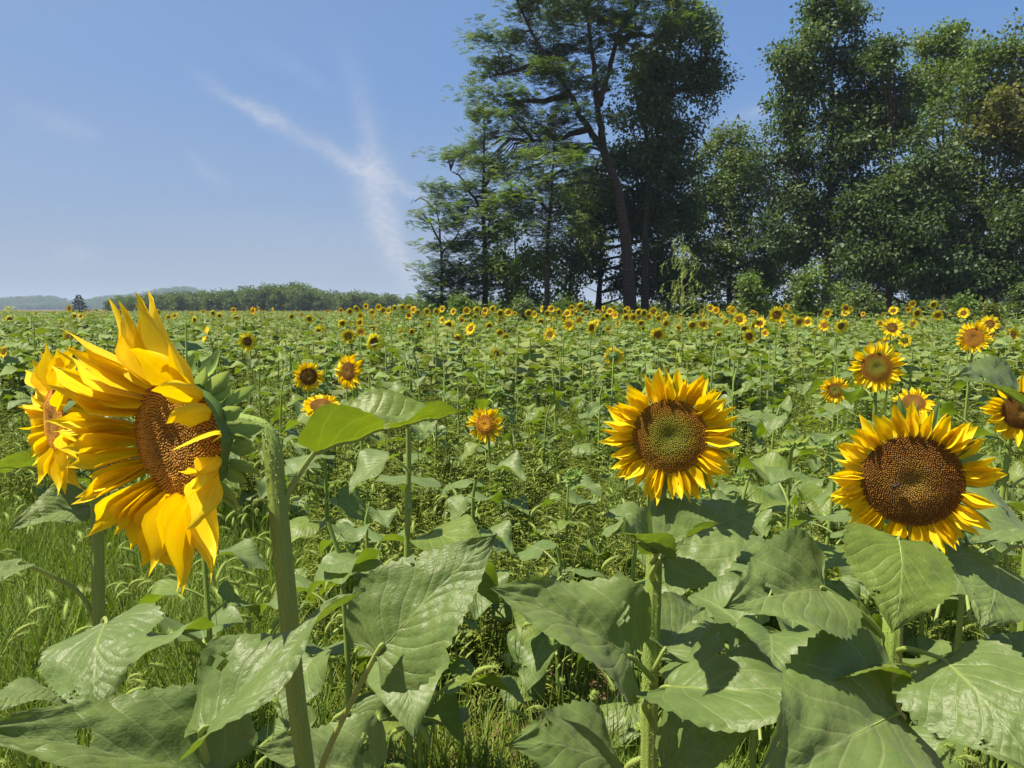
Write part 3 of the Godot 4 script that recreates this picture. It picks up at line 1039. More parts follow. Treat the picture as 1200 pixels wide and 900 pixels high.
# ------------------------------------------------------------------ weeds and grass
func weeds_and_grass() -> void:
	var wm: Array[ArrayMesh] = []
	for k in 4:
		var g := Geo.new()
		var stems := 3
		for s in stems:
			var lean := Vector3(rng.randfn() * .14, 1, rng.randfn() * .14).normalized()
			var root := Vector3(rng.randfn() * .05, 0, rng.randfn() * .05)
			var hh := rng.randf_range(.6, 1.0)
			g.tube(PackedVector3Array([root, root + lean * hh * .5, root + lean * hh + Vector3(rng.randfn(), 0, rng.randfn()) * .04]), PackedFloat32Array([.004, .003, .0015]), 3)
			for i in 22:
				var u := rng.randf_range(.12, 1.0)
				var a := rng.randf() * TAU
				var out := Vector3(cos(a), rng.randf_range(-.1, .7), sin(a)).normalized()
				var side := out.cross(Vector3.UP).normalized()
				var l := rng.randf_range(.05, .11) * (1.15 - .5 * u)
				if k % 2 == 0:
					g.leaf_face(root + lean * hh * u, out * l, side * l * rng.randf_range(.22, .34))
				else:
					g.leaf_face(root + lean * hh * u, out * l * 1.3, side * l * rng.randf_range(.14, .2))
		wm.append(made(g, M.weed))
	var patch := noise(71, 0.25, 2)
	var xs := [[], [], [], []]
	var cs := [[], [], [], []]
	for k in 13000:
		var d := sqrt(rng.randf_range(2.6 * 2.6, 34.0 * 34.0)) if k > 4600 else sqrt(rng.randf_range(2.6 * 2.6, 11.0 * 11.0))
		var x := rng.randf_range(-.75, .75) * d
		var dens := patch.get_noise_2d(x, d) + (0.35 if absf(x / d - 0.08) < 0.25 else 0.0)
		if dens < -0.12:
			continue
		if x < -0.26 * d and d < 5.0:
			continue
		var sc := rng.randf_range(.55, 1.0) * clampf(.55 + d * .07, .6, 1.0)
		var kd := rng.randi() % 4
		xs[kd].append(Transform3D(Basis(Vector3.UP, rng.randf() * TAU) * Basis.from_scale(Vector3.ONE * sc), Vector3(x, 0, -d)))
		cs[kd].append(tint(.25))
	for k in 4:
		var o := many("weeds", wm[k], xs[k], cs[k], self)
		tag(o, ["broad-leaved green weeds filling the gaps between the sunflowers", "narrow-leaved green weeds filling the gaps between the sunflowers"][k % 2], "weeds")
		o.set_meta("kind", "stuff")
	var gm: Array[ArrayMesh] = []
	for k in 3:
		var g := Geo.new()
		for i in 34:
			var a := rng.randf() * TAU
			var out := Vector3(cos(a), 0, sin(a))
			var root := out * rng.randf() * .09
			var dir := (Vector3.UP + out.rotated(Vector3.UP, rng.randfn() * .5) * rng.randf_range(.1, .8)).normalized()
			g.blade(root, dir, dir.cross(out).normalized(), rng.randf_range(.16, .46), rng.randf_range(.004, .008), rng.randf_range(.1, .5), 3)
		gm.append(made(g, M.grass))
	var fox := Geo.new()
	var stalk := PackedVector3Array()
	for i in 9:
		var u := i / 8.0
		stalk.append(Vector3(.05 * u * u, .5 * u, 0))
	fox.tube(stalk, PackedFloat32Array([.0012, .0012, .0012, .001, .001, .001, .001, .001, .001]), 3)
	var spike := PackedVector3Array()
	for i in 6:
		var u := i / 5.0
		spike.append(Vector3(.05 + .035 * u + .02 * u * u, .50 + .055 * u - .025 * u * u, 0))
	var fg := Geo.new()
	fg.tube(spike, PackedFloat32Array([.002, .0055, .0062, .0056, .004, .001]), 6)
	for i in 120:
		var u := rng.randf()
		var f := u * 4.99
		var at := spike[int(f)].lerp(spike[int(f) + 1], f - int(f))
		var dir := Vector3(rng.randfn() + .7, rng.randfn(), rng.randfn()).normalized()
		fg.blade(at, dir, dir.cross(Vector3.UP).normalized(), rng.randf_range(.009, .014), .0006, .0, 1)
	var fm := ArrayMesh.new()
	fox.surface_to(fm, M.grass)
	fg.surface_to(fm, M.foxtail)
	var gx := [[], [], []]
	var gc := [[], [], []]
	var fx := []
	for k in 5200:
		var d := sqrt(rng.randf_range(1.5 * 1.5, 10.5 * 10.5)) if k > 1900 else sqrt(rng.randf_range(1.7 * 1.7, 5.5 * 5.5))
		var x := rng.randf_range(-.78, .78) * d
		if absf(x - 0.1) < 0.5 and d < 3.6 and d > 2.4 and rng.randf() < 0.72:
			continue
		var kd := rng.randi() % 3
		gx[kd].append(Transform3D(Basis(Vector3.UP, rng.randf() * TAU) * Basis.from_scale(Vector3(1, rng.randf_range(.7, 1.25), 1)), Vector3(x, -.005, -d)))
		gc[kd].append(tint(.25))
		if d < 7.0 and rng.randf() < (0.45 if x < -0.2 * d else 0.3):
			fx.append(Transform3D(Basis(Vector3.UP, rng.randf() * TAU) * Basis.from_scale(Vector3.ONE * rng.randf_range(.8, 1.25)), Vector3(x + .05, -.005, -d)))
	for k in 3:
		var o := many("grass", gm[k], gx[k], gc[k], self)
		tag(o, "green grass blades growing on the soil under the sunflowers", "grass")
		o.set_meta("kind", "stuff")
	var fo := many("foxtail_grass", fm, fx, [], self)
	tag(fo, "bristly nodding foxtail seed heads above the grass", "grass")
	fo.set_meta("kind", "stuff")
	panicle()

func panicle() -> void:
	# a tall grass whose loose seed head hangs above the flowers
	var t := thing("tall_grass", Vector3(PANICLE.x, 0, PANICLE.z), "tall pale grass with a loose drooping seed head rising above the flowers", "grass")
	var top := PANICLE.y
	var g := Geo.new()
	g.tube(PackedVector3Array([Vector3(0, 0, 0), Vector3(.02, top * .5, 0), Vector3(0, top * .85, 0), Vector3(0.01, top, 0)]), PackedFloat32Array([.008, .007, .004, .0015]), 5)
	part("stem", made(g, M.stalk), t)
	for k in 7:
		var b := Geo.new()
		var a := rng.randf() * TAU
		var dir := Vector3(cos(a), .9, sin(a)).normalized()
		b.blade(Vector3(0, top * (.15 + .08 * k), 0), dir, dir.cross(Vector3.UP).normalized(), rng.randf_range(.5, .8), .03, rng.randf_range(.5, .9), 8)
		part("blade", made(b, M.grass), t)
	for k in 26:
		var u := k / 25.0
		var a := rng.randf() * TAU
		var y := top * lerpf(.64, .98, u) + rng.randfn() * .04
		var l := lerpf(.80, .14, pow(u, .9)) * rng.randf_range(.55, 1.2)
		var lift := rng.randf_range(.35, .85)
		var path := PackedVector3Array()
		var rad := PackedFloat32Array()
		for i in 7:
			var q := i / 6.0
			path.append(Vector3(cos(a), 0, sin(a)) * l * q * .8 + Vector3(0, y + l * (lift * q - (lift + .12) * q * q), 0))
			rad.append(.0022 * (1.1 - q))
		var b := Geo.new()
		b.tube(path, rad, 3)
		for h in 5:   # seeds dangle from short hanging threads
			var f := rng.randf_range(1.6, 5.99)
			var at := path[int(f)].lerp(path[int(f) + 1], f - int(f))
			var fall := Vector3(rng.randfn() * .25, -1, rng.randfn() * .25).normalized()
			var ln := rng.randf_range(.06, .16)
			b.tube(PackedVector3Array([at, at + fall * ln]), PackedFloat32Array([.0012, .0008]), 3)
			for i in 11:
				var d := (fall + Vector3(rng.randfn() * .5, rng.randfn() * .3, rng.randfn() * .5)).normalized()
				b.leaf_face(at + fall * ln * rng.randf(), d * rng.randf_range(.022, .036), d.cross(Vector3.RIGHT).normalized() * .013)
		part("seed_branch", made(b, M.foxtail), t)

# ------------------------------------------------------------------ ground, hills and distant wood
func ground_and_far() -> void:
	var g := Geo.new()
	var p := PackedVector3Array()
	var t := PackedVector2Array()
	var ax := [-3000.0, -900.0, -200.0, -60.0, -25.0, -12.0, -6.0, -3.0, 0.0, 3.0, 6.0, 12.0, 25.0, 60.0, 200.0, 900.0, 3000.0]
	for i in ax.size():
		for j in ax.size():
			p.append(Vector3(ax[j], 0, ax[i]))
			t.append(Vector2(ax[j], ax[i]))
	g.grid(p, ax.size(), ax.size(), t)
	var o := part("ground", made(flip_check(g), M.soil), self)
	o.set_meta("kind", "structure")
	# the low wooded ridge beyond the field, then the hill behind it
	var hg := Geo.new()
	var hp := PackedVector3Array()
	var ht := PackedVector2Array()
	for i in HILL.size():
		for j in 7:
			var prof: float = [0.0, .45, .85, 1.0, .85, .45, 0.0][j]
			hp.append(Vector3(HILL[i][0], maxf(HILL[i][1] * 1.12 - 7.0, 0.5) * prof - 0.3, -1180.0 - j * 60.0))
			ht.append(Vector2(i, j))
	hg.grid(hp, HILL.size(), 7, ht)
	var hill := part("hill", made(hg, M.hill_soil), self)
	hill.set_meta("kind", "structure")
	var cm: Array[ArrayMesh] = []
	for k in 4:
		cm.append(far_tree(k))
	var xs := [[], [], [], []]
	var cs := [[], [], [], []]
	for k in 420:
		var f := rng.randf() * (RIDGE.size() - 1.001)
		var i := int(f)
		var x := lerpf(RIDGE[i][0], RIDGE[i + 1][0], f - i)
		var top := lerpf(RIDGE[i][1], RIDGE[i + 1][1], f - i)
		var back := rng.randf_range(-14.0, 12.0)
		var sc := (top + 0.9) * rng.randf_range(.72, 1.12) * (1.0 if back > -5.0 else .9) / 10.0
		var kd := rng.randi() % 4
		xs[kd].append(Transform3D(Basis(Vector3.UP, rng.randf() * TAU) * Basis.from_scale(Vector3(sc * 1.05, sc, sc * 1.05)), Vector3(x + rng.randfn() * 2.0, 0, -210.0 - back)))
		cs[kd].append(tint(.22))
	for k in 4:
		var w := many("distant_wood", cm[k], xs[k], cs[k], self)
		tag(w, "low dark green wood along the far edge of the field", "wood")
		w.set_meta("kind", "stuff")
	var ys := [[], [], [], []]
	var ds := [[], [], [], []]
	for k in 2600:
		var f := rng.randf() * (HILL.size() - 1.001)
		var i := int(f)
		var x := lerpf(HILL[i][0], HILL[i + 1][0], f - i)
		var u := rng.randf() * 0.62
		var prof := sin(PI * clampf(u, 0, 1)) if u < .5 else 1.0
		var y := maxf(lerpf(HILL[i][1], HILL[i + 1][1], f - i) * 1.12 - 7.0, 0.5) * prof
		var kd := rng.randi() % 4
		var sc := rng.randf_range(.8, 1.3)
		ys[kd].append(Transform3D(Basis(Vector3.UP, rng.randf() * TAU) * Basis.from_scale(Vector3(sc * 1.3, sc, sc * 1.3)), Vector3(x + rng.randfn() * 6.0, y - 0.6, -1180.0 - u * 360.0)))
		ds[kd].append(tint(.2))
	for k in 4:
		var w := many("hill_wood", cm[k], ys[k], ds[k], self)
		tag(w, "hazy blue wood covering the distant hill", "wood")
		w.set_meta("kind", "stuff")
	# a lone dark conifer and a round tree in front of the hill
	var c := thing("conifer_tree", Vector3(CONIFER.x, 0, CONIFER.z), "lone dark pointed conifer in front of the hazy hill", "tree")
	var tg := Geo.new()
	tg.tube(PackedVector3Array([Vector3(0, -.1, 0), Vector3(0, CONIFER.y, 0)]), PackedFloat32Array([.22, .03]), 6)
	part("trunk", made(tg, M.bark), c)
	var cg := Geo.new()
	for k in 900:
		var u := pow(rng.randf(), .7)
		var y := CONIFER.y * (1.03 - u * .9)
		var a := rng.randf() * TAU
		var rad := (u * 2.3 + .1) * (0.7 + 0.3 * sin(u * 34.0)) * sqrt(rng.randf())
		var out := Vector3(cos(a), rng.randf_range(-.35, .1), sin(a))
		cg.leaf_face(Vector3(cos(a) * rad, y, sin(a) * rad), out * .55, out.cross(Vector3.UP).normalized() * .16)
	part("crown", made(cg, M.crown_conifer), c).set_meta("kind", "stuff")
	var rt := thing("round_tree", Vector3(ROUND_FAR.x, 0, ROUND_FAR.z), "low round tree at the far field edge beside the conifer", "tree")
	part("crown", cm[1], rt, Transform3D(Basis.from_scale(Vector3(.32, .26, .32))), M.crown_mid).set_meta("kind", "stuff")

func flip_check(g: Geo) -> Geo:
	if g.n[g.n.size() / 2].y < 0:
		for i in g.n.size():
			g.n[i] = -g.n[i]
		for i in range(0, g.idx.size(), 3):
			var a := g.idx[i + 1]
			g.idx[i + 1] = g.idx[i + 2]
			g.idx[i + 2] = a
	return g

func far_tree(k: int) -> ArrayMesh:
	# a ten metre tree for the distance: trunk and loose leaf clumps
	var g := Geo.new()
	var r := RandomNumberGenerator.new()
	r.seed = 900 + k
	var lobes := []
	for i in 9:
		lobes.append([Vector3(r.randfn() * 1.1, r.randf_range(3.0, 8.4), r.randfn() * 1.1), r.randf_range(.9, 1.7)])
	for i in 520:
		var l: Array = lobes[i % 9]
		var d := Vector3(r.randfn(), r.randfn(), r.randfn()).normalized()
		var at: Vector3 = l[0] + d * l[1] * pow(r.randf(), .35) * Vector3(1, .8, 1)
		var al := (d + Vector3(r.randfn(), r.randfn(), r.randfn()) * .7).normalized()
		g.leaf_face(at, al * r.randf_range(.4, .8), al.cross(Vector3(r.randfn(), r.randfn(), r.randfn())).normalized() * r.randf_range(.3, .5))
	for i in 160:
		var d := Vector3(r.randfn() * 1.2, r.randf_range(.3, 3.4), r.randfn() * 1.2)
		g.leaf_face(d, Vector3(r.randfn(), .3, r.randfn()).normalized() * .7, Vector3(r.randfn(), r.randfn(), r.randfn()).normalized() * .5)
	return made(g, M.crown_mid)

# ------------------------------------------------------------------ the wood behind the field
func clump_geo(style: String, sd: int) -> Geo:
	var r := RandomNumberGenerator.new()
	r.seed = sd
	var g := Geo.new()
	if style == "airy":
		# sprays of feathered leaves, each a row of small leaflets
		for s in 8:
			var a := r.randf() * TAU
			var dir := Vector3(cos(a), r.randf_range(-.25, .35), sin(a)).normalized()
			var at := Vector3(r.randfn() * .22, r.randfn() * .10, r.randfn() * .22)
			var side := dir.cross(Vector3.UP).normalized()
			for i in 5:
				for e in [-1, 1]:
					var q := at + dir * (.05 + i * .07) + Vector3.DOWN * .004 * i * i
					g.leaf_face(q, (side * e + dir * .5 + Vector3.DOWN * r.randf_range(0, .5)).normalized() * r.randf_range(.11, .15), dir * r.randf_range(.055, .08))
	else:
		for i in 46:
			var d := Vector3(r.randfn(), r.randfn() * .75, r.randfn()) * .24
			var out := (d.normalized() * .7 + Vector3(r.randfn(), r.randfn() - .5, r.randfn()) * .6).normalized()
			var up := (Vector3.UP + Vector3(r.randfn(), r.randfn(), r.randfn()) * .6).normalized()
			var l := r.randf_range(.08, .24)
			g.leaf_face(d, out * l, out.cross(up).normalized() * l * r.randf_range(.6, .85))
	return g

func crown_into(t: Node3D, kind: String, lobes: Array, spine: PackedVector3Array, density: float, gap: float, called := "crown", grain := 1.0) -> void:
	var style := "airy" if kind in ["airy", "light"] else "leafy"
	var key := kind
	if not clump.has(key):
		clump[key] = made(clump_geo(style, 40 + clump.size()), M["crown_" + kind])
	var xs := []
	var cs := []
	var gaps := noise(rng.randi() % 9999, .55, 2)
	var tips := PackedVector3Array()
	for q in lobes:
		var rx: float = q[3]
		var ry: float = q[4]
		var rz: float = q[5]
		var n := int(density * (rx * ry + ry * rz + rx * rz)) + 6
		var knots := []
		for i in 5 + int(1.1 * (rx * ry + ry * rz + rx * rz)):
			var kd := Vector3(rng.randfn(), rng.randfn() + .15, rng.randfn()).normalized() * rng.randf_range(.55, 1.08)
			knots.append([Vector3(q[0] + kd.x * rx, q[1] + kd.y * ry, q[2] + kd.z * rz), rng.randf_range(.22, .42)])
		for i in n:
			var knot: Array = knots[i % knots.size()]
			var d := Vector3(rng.randfn(), rng.randfn() * .8, rng.randfn())
			var at: Vector3 = knot[0] + Vector3(d.x * rx, d.y * ry, d.z * rz) * knot[1] * .62 + d * .12 * grain
			if gaps.get_noise_3dv(at * 2.0) < gap:
				continue
			if at.y < 0.3:
				continue
			var sc := rng.randf_range(.75, 1.3) * grain
			xs.append(Transform3D(Basis.from_euler(Vector3(rng.randfn() * .25, rng.randf() * TAU, rng.randfn() * .25)) * Basis.from_scale(Vector3.ONE * sc), at - t.position))
			cs.append(tint(.2))
			if i % 7 == 0:
				tips.append(at)
	many(called, clump[key], xs, cs, t).set_meta("kind", "stuff")
	if spine.size() < 2:
		return
	# twigs run from the nearest limb out to the clumps
	var g := Geo.new()
	for tip in tips:
		var best := 0
		var bd := 1e9
		for i in spine.size():
			var dv := tip - spine[i]
			var cost := dv.length() + (2.5 if dv.y < -0.3 else 0.0)
			if cost < bd:
				bd = cost
				best = i
		var a := spine[best]
		if bd > 7.0:
			continue
		var mid := a.lerp(tip, .5) + Vector3(rng.randfn() * .1, .12 * bd, rng.randfn() * .1)
		var w := .012 + .009 * bd
		g.tube(PackedVector3Array([a - t.position, a.lerp(mid, .6) - t.position, mid - t.position, tip - t.position]), PackedFloat32Array([w * 1.3, w, w * .7, .006]), 5)
	part("twigs", made(g, M.bark), t).set_meta("kind", "stuff")

const TREE_NAMES := {
	"locust": ["locust_tree", "tallest airy tree with a leaning trunk and forked bare limbs"],
	"poplar": ["poplar_tree", "dark round-leaved tree leaning out beside the tallest airy tree"],
	"shade_tree": ["shade_tree", "very dark dense tree filling the space behind the leaning trunk"],
	"slender": ["slender_tree", "tree with straight thin dark trunk and pale feathery layers beside the tallest tree"],
	"young_oak": ["young_tree", "small bright yellow-green tree between two straight dark trunks"],
	"thicket": ["thicket_tree", "low mid-green tree between the slender trunk and the leaning trunk"],
	"thin_locust": ["locust_tree", "airy tree with layered branches next to the open sky, second from the wood's end"],
	"edge_locust": ["locust_tree", "small feathery tree with bare twigs at the very end of the wood"],
	"round_tree": ["round_tree", "lower round-topped tree in the gap between the two tall parts of the wood"],
	"tall_tree": ["tall_tree", "tall dense broad-leaved tree with spiky pointed top"],
	"twin_stem": ["twin_stem_tree", "thin grey stem with few leaves beside the trunk of the tall pointed tree"],
	"inner_tree": ["shade_tree", "dark narrow tree with pale trunk next to the tall pointed tree"],
	"pale_tree": ["pale_tree", "bright light-green treetop rising behind the darker crowns"],
	"corner_tree": ["corner_tree", "large spreading tree with dull green crown beside the bright treetop"],
	"golden_tree": ["golden_tree", "patch of yellow-brown foliage on a thin tree in front of the spreading crown"],
	"leaning_tree": ["leaning_tree", "tree with pale leaning trunk and dark low foliage at the wood's near corner"],
	"gap_tree": ["thicket_tree", "low light tree far back in the gap beside the round-topped tree"],
	"back_tree": ["shade_tree", "dark tree deep in the wood behind the pale narrow trunk"]}

const TREE_SHORT := {"locust": "tallest leaning tree", "poplar": "round-leaved dark tree", "shade_tree": "very dark dense tree", "slender": "thin straight tree", "young_oak": "small yellow-green tree", "thicket": "low mid-green tree", "thin_locust": "layered airy tree", "edge_locust": "last feathery tree", "round_tree": "round-topped tree", "tall_tree": "tall pointed tree", "twin_stem": "thin grey stem", "inner_tree": "narrow pale-trunked tree", "pale_tree": "bright treetop", "corner_tree": "large spreading tree", "golden_tree": "yellow-brown foliage", "leaning_tree": "pale leaning trunk", "gap_tree": "low tree in the gap", "back_tree": "deep dark tree"}

func nearest_tree(at: Vector3) -> String:
	var best := ""
	var bd := 1e9
	for q in TREES:
		var dd := absf(q[3][0].x / -q[3][0].z - at.x / -at.z)
		if dd < bd:
			bd = dd
			best = TREE_SHORT[q[0]]
	return best

func wood() -> void:
	for q in TREES:
		var pts: Array = q[3]
		var base := Vector3(pts[0].x, 0, pts[0].z)
		var t := thing(TREE_NAMES[q[0]][0], base, TREE_NAMES[q[0]][1], "tree", "trees of the wood")
		var path := smooth_path(pts, 5)
		var spine := PackedVector3Array(path)
		var rad := PackedFloat32Array()
		var local := PackedVector3Array()
		var rough := noise(rng.randi() % 999, .7, 2)
		for i in path.size():
			var u := i / (path.size() - 1.0)
			rad.append(q[2] * (lerpf(1.0, .16, pow(u, .8)) + .35 * exp(-u * 26.0)) * (1.0 + .12 * rough.get_noise_1d(i)))
			local.append(path[i] - base + Vector3(rough.get_noise_1d(i * 1.3), 0, rough.get_noise_1d(i * 1.3 + 99)) * .12 * u)
		var g := Geo.new()
		g.tube(local, rad, 12, .05, 5)
		part("trunk", made(g, M.bark), t)
		for l in q[4]:
			var lp := smooth_path(l, 4)
			var lr := PackedFloat32Array()
			var ll := PackedVector3Array()
			for i in lp.size():
				var u := i / (lp.size() - 1.0)
				lr.append(q[2] * lerpf(.52, .10, u))
				ll.append(lp[i] - base + Vector3(rng.randfn(), rng.randfn(), rng.randfn()) * .05)
			var lg := Geo.new()
			lg.tube(ll, lr, 8)
			part("limb", made(lg, M.bark), t)
			spine.append_array(lp)
		var kind: String = q[1]
		var dens: float = {"airy": 17.0, "light": 14.0, "broad": 15.0, "dark": 16.0, "mid": 15.0, "bright": 12.0, "golden": 7.0}[kind]
		crown_into(t, kind, q[5], spine, dens, {"airy": -.22, "light": -.25, "dark": -.6}.get(kind, -.32))
	var under := made(clump_geo("leafy", 77), M.crown_mid)
	var ux := []
	var uc := []
	for k in 2600:
		var d := rng.randf_range(39.0, 66.0)
		var x := rng.randf_range(-.14, .80) * d
		var sc := rng.randf_range(1.0, 1.9)
		ux.append(Transform3D(Basis.from_euler(Vector3(rng.randfn() * .3, rng.randf() * TAU, 0)) * Basis.from_scale(Vector3.ONE * sc), Vector3(x, rng.randf_range(.15, 1.25) * (1.0 if d < 48.0 else 1.4), -d)))
		uc.append(tint(.25))
	var un := many("undergrowth", under, ux, uc, self)
	tag(un, "low leafy undergrowth on the ground beneath the trees of the wood", "undergrowth")
	un.set_meta("kind", "stuff")
	for q in SHRUBS:
		var base := Vector3(q[0], 0, q[2])
		var pale: bool = q[5] == "pale"
		var t := thing("tall_weed" if pale else "shrub", base, "tuft of pale yellowish feathery weeds standing above the flowers" if pale else ("%s leafy shrub below the %s" % ["bright green" if q[5] == "bright" else "dull green", nearest_tree(base)]), "weed" if pale else "shrub", "tall weeds in the field" if pale else "shrubs at the foot of the wood")
		var top: float = q[1] + q[4] * 0.6
		var spine := smooth_path([Vector3(q[0], -.05, q[2]), Vector3(q[0] + .05, top * .5, q[2]), Vector3(q[0], top, q[2])], 4)
		var g := Geo.new()
		var local := PackedVector3Array()
		var rad := PackedFloat32Array()
		for i in spine.size():
			local.append(spine[i] - base)
			rad.append(lerpf(.04, .01, i / (spine.size() - 1.0)))
		g.tube(local, rad, 6)
		part("stem", made(g, M.bark), t)
		var lobes := []
		for k in 5:
			var u := (k + .5) / 5.0
			lobes.append([q[0] + rng.randfn() * q[3] * .4, lerpf(.5, top, u), q[2] + rng.randfn() * q[3] * .4, q[3] * lerpf(.8, .4, u), q[4] * .5, q[3] * .7])
		crown_into(t, q[5], lobes, spine, 160.0 if pale else 46.0, -.3, "foliage", .4 if pale else .75)

# ------------------------------------------------------------------ measured places (metres)
const HEADS := [
[3.321,-5.531,1.348,0.191],
[-5.107,-7.746,1.121,0.12],
[3.836,-7.776,1.361,0.19],
[-0.14,-7.881,1.096,0.123],
[-2.866,-8.352,1.199,0.186],
[-4.943,-8.445,0.998,0.122],
[-1.623,-8.965,1.164,0.189],
[5.563,-8.966,1.372,0.189],
[3.262,-9.508,1.477,0.19],
[-3.782,-9.575,1.233,0.192],
[1.919,-10.117,1.215,0.191],
[-2.232,-10.53,1.178,0.187],
[1.09,-10.691,1.291,0.19],
[4.676,-10.96,1.308,0.195],
[0.557,-11.147,1.181,0.186],
[6.953,-11.152,1.181,0.186],
[5.488,-11.23,1.053,0.187],
[3.485,-11.339,1.149,0.189],
[7.38,-11.371,1.173,0.19],
[3.366,-11.427,1.399,0.19],
[-0.094,-12.074,1.11,0.121],
[3.983,-12.09,1.176,0.121],
[-0.633,-12.145,1.242,0.189],
[6.243,-12.198,1.051,0.19],
[-7.046,-12.258,1.117,0.191],
[5.361,-13.183,1.274,0.19],
[4.252,-13.19,1.303,0.191],
[-1.097,-13.194,1.274,0.191],
[0.983,-13.247,1.287,0.191],
[3.659,-13.629,1.099,0.121],
[-1.798,-13.737,1.141,0.122],
[-3.517,-13.908,1.136,0.185],
[-2.789,-14.127,1.129,0.188],
[-3.523,-14.185,1.159,0.189],
[-1.009,-14.202,1.001,0.189],
[8.371,-14.302,1.471,0.191],
[5.331,-14.325,1.313,0.191],
[5.971,-15.536,1.293,0.19],
[3.64,-15.57,1.224,0.19],
[8.603,-15.58,1.43,0.19],
[3.872,-15.599,1.24,0.191],
[8.249,-15.729,1.463,0.192],
[8.197,-15.741,1.238,0.192],
[-0.258,-16.627,1.036,0.185],
[9.196,-16.878,1.643,0.188],
[-2.417,-16.889,1.028,0.188],
[5.098,-16.907,1.121,0.188],
[5.292,-16.937,1.195,0.188],
[6.952,-17.028,1.456,0.189],
[10.312,-17.047,1.212,0.189],
[3.131,-17.051,1.494,0.189],
[6.762,-17.079,1.041,0.19],
[7.405,-17.085,1.569,0.19],
[-4.504,-17.093,1.324,0.19],
[2.709,-17.114,1.361,0.19],
[2.126,-17.116,1.078,0.19],
[1.891,-17.242,1.227,0.192],
[8.551,-17.295,1.512,0.192],
[-3.818,-17.318,1.225,0.192],
[3.457,-17.337,1.225,0.193],
[3.111,-18.596,1.201,0.186],
[4.834,-18.807,1.177,0.188],
[-6.734,-18.834,1.363,0.188],
[-1.106,-18.868,1.508,0.189],
[9.052,-18.913,1.195,0.189],
[0.398,-18.923,1.446,0.189],
[4.077,-18.957,1.069,0.19],
[0.441,-18.957,1.006,0.19],
[3.231,-18.962,1.446,0.19],
[1.659,-18.965,1.278,0.19],
[1.678,-18.973,1.613,0.19],
[4.871,-18.988,1.571,0.19],
[3.113,-19.013,1.466,0.19],
[-0.569,-19.013,1.131,0.19],
[-0.084,-19.026,1.466,0.19],
[-3.439,-19.031,1.067,0.19],
[1.139,-19.074,1.466,0.191],
[0.718,-19.074,1.235,0.191],
[2.58,-19.11,1.403,0.191],
[8.272,-19.122,1.466,0.191],
[1.376,-19.14,1.445,0.191],
[6.713,-19.176,1.212,0.192],
[-0.297,-19.185,1.444,0.192],
[-3.784,-19.189,1.212,0.192],
[2.844,-19.315,1.337,0.193],
[-0.279,-19.385,1.294,0.194],
[-2.284,-20.651,1.482,0.184],
[-2.275,-20.95,1.111,0.186],
[1.684,-21.095,1.015,0.188],
[-2.079,-21.118,1.48,0.188],
[10.995,-21.213,1.69,0.189],
[-1.902,-21.234,1.55,0.189],
[3.603,-21.243,1.011,0.189],
[-4.185,-21.244,1.363,0.189],
[1.081,-21.257,1.55,0.189],
[5.924,-21.307,1.198,0.189],
[3.111,-21.308,1.48,0.189],
[7.467,-21.318,1.033,0.189],
[-2.712,-21.32,1.527,0.19],
[-2.855,-21.321,1.362,0.19],
[-1.914,-21.333,1.244,0.19],
[-3.02,-21.338,1.597,0.19],
[-4.32,-21.349,1.55,0.19],
[4.067,-21.358,1.291,0.19],
[-3.686,-21.369,1.597,0.19],
[-3.878,-21.372,1.456,0.19],
[0.97,-21.377,1.432,0.19],
[2.72,-21.379,1.479,0.19],
[-11.952,-21.381,1.338,0.19],
[0.852,-21.398,1.55,0.19],
[6.132,-21.405,1.503,0.19],
[-2.631,-21.421,1.456,0.19],
[1.683,-21.422,1.456,0.19],
[4.244,-21.423,1.385,0.19],
[-4.503,-21.426,1.479,0.19],
[3.796,-21.434,1.337,0.191],
[-0.972,-21.435,1.526,0.191],
[-1.613,-21.438,1.479,0.191],
[-3.581,-21.443,1.503,0.191],
[-12.159,-21.457,1.361,0.191],
[0.641,-21.461,1.408,0.191],
[-0.547,-21.508,1.55,0.191],
[1.453,-21.522,1.313,0.191],
[-14.062,-21.562,1.265,0.192],
[2.555,-21.566,1.265,0.192],
[-0.74,-21.595,1.502,0.192],
[2.655,-21.609,1.36,0.192],
[-8.939,-21.641,1.24,0.192],
[-10.553,-23.934,1.101,0.186],
[-14.065,-24.004,1.153,0.187],
[-3.248,-24.279,1.603,0.189],
[-11.164,-24.316,1.443,0.189],
[-4.995,-24.364,1.013,0.189],
[-9.465,-24.372,1.416,0.19],
[8.66,-24.404,1.631,0.19],
[-3.726,-24.418,1.577,0.19],
[-1.598,-24.458,1.254,0.19],
[-6.985,-24.46,1.307,0.19],
[-12.271,-24.469,1.28,0.19],
[-10.896,-24.485,1.28,0.19],
[-9.307,-24.516,1.334,0.191],
[-3.905,-24.52,1.496,0.191],
[-1.171,-24.605,1.306,0.191],
[-4.677,-24.741,1.632,0.192],
[-10.826,-24.763,1.332,0.193],
[-9.196,-28.094,1.55,0.187]]
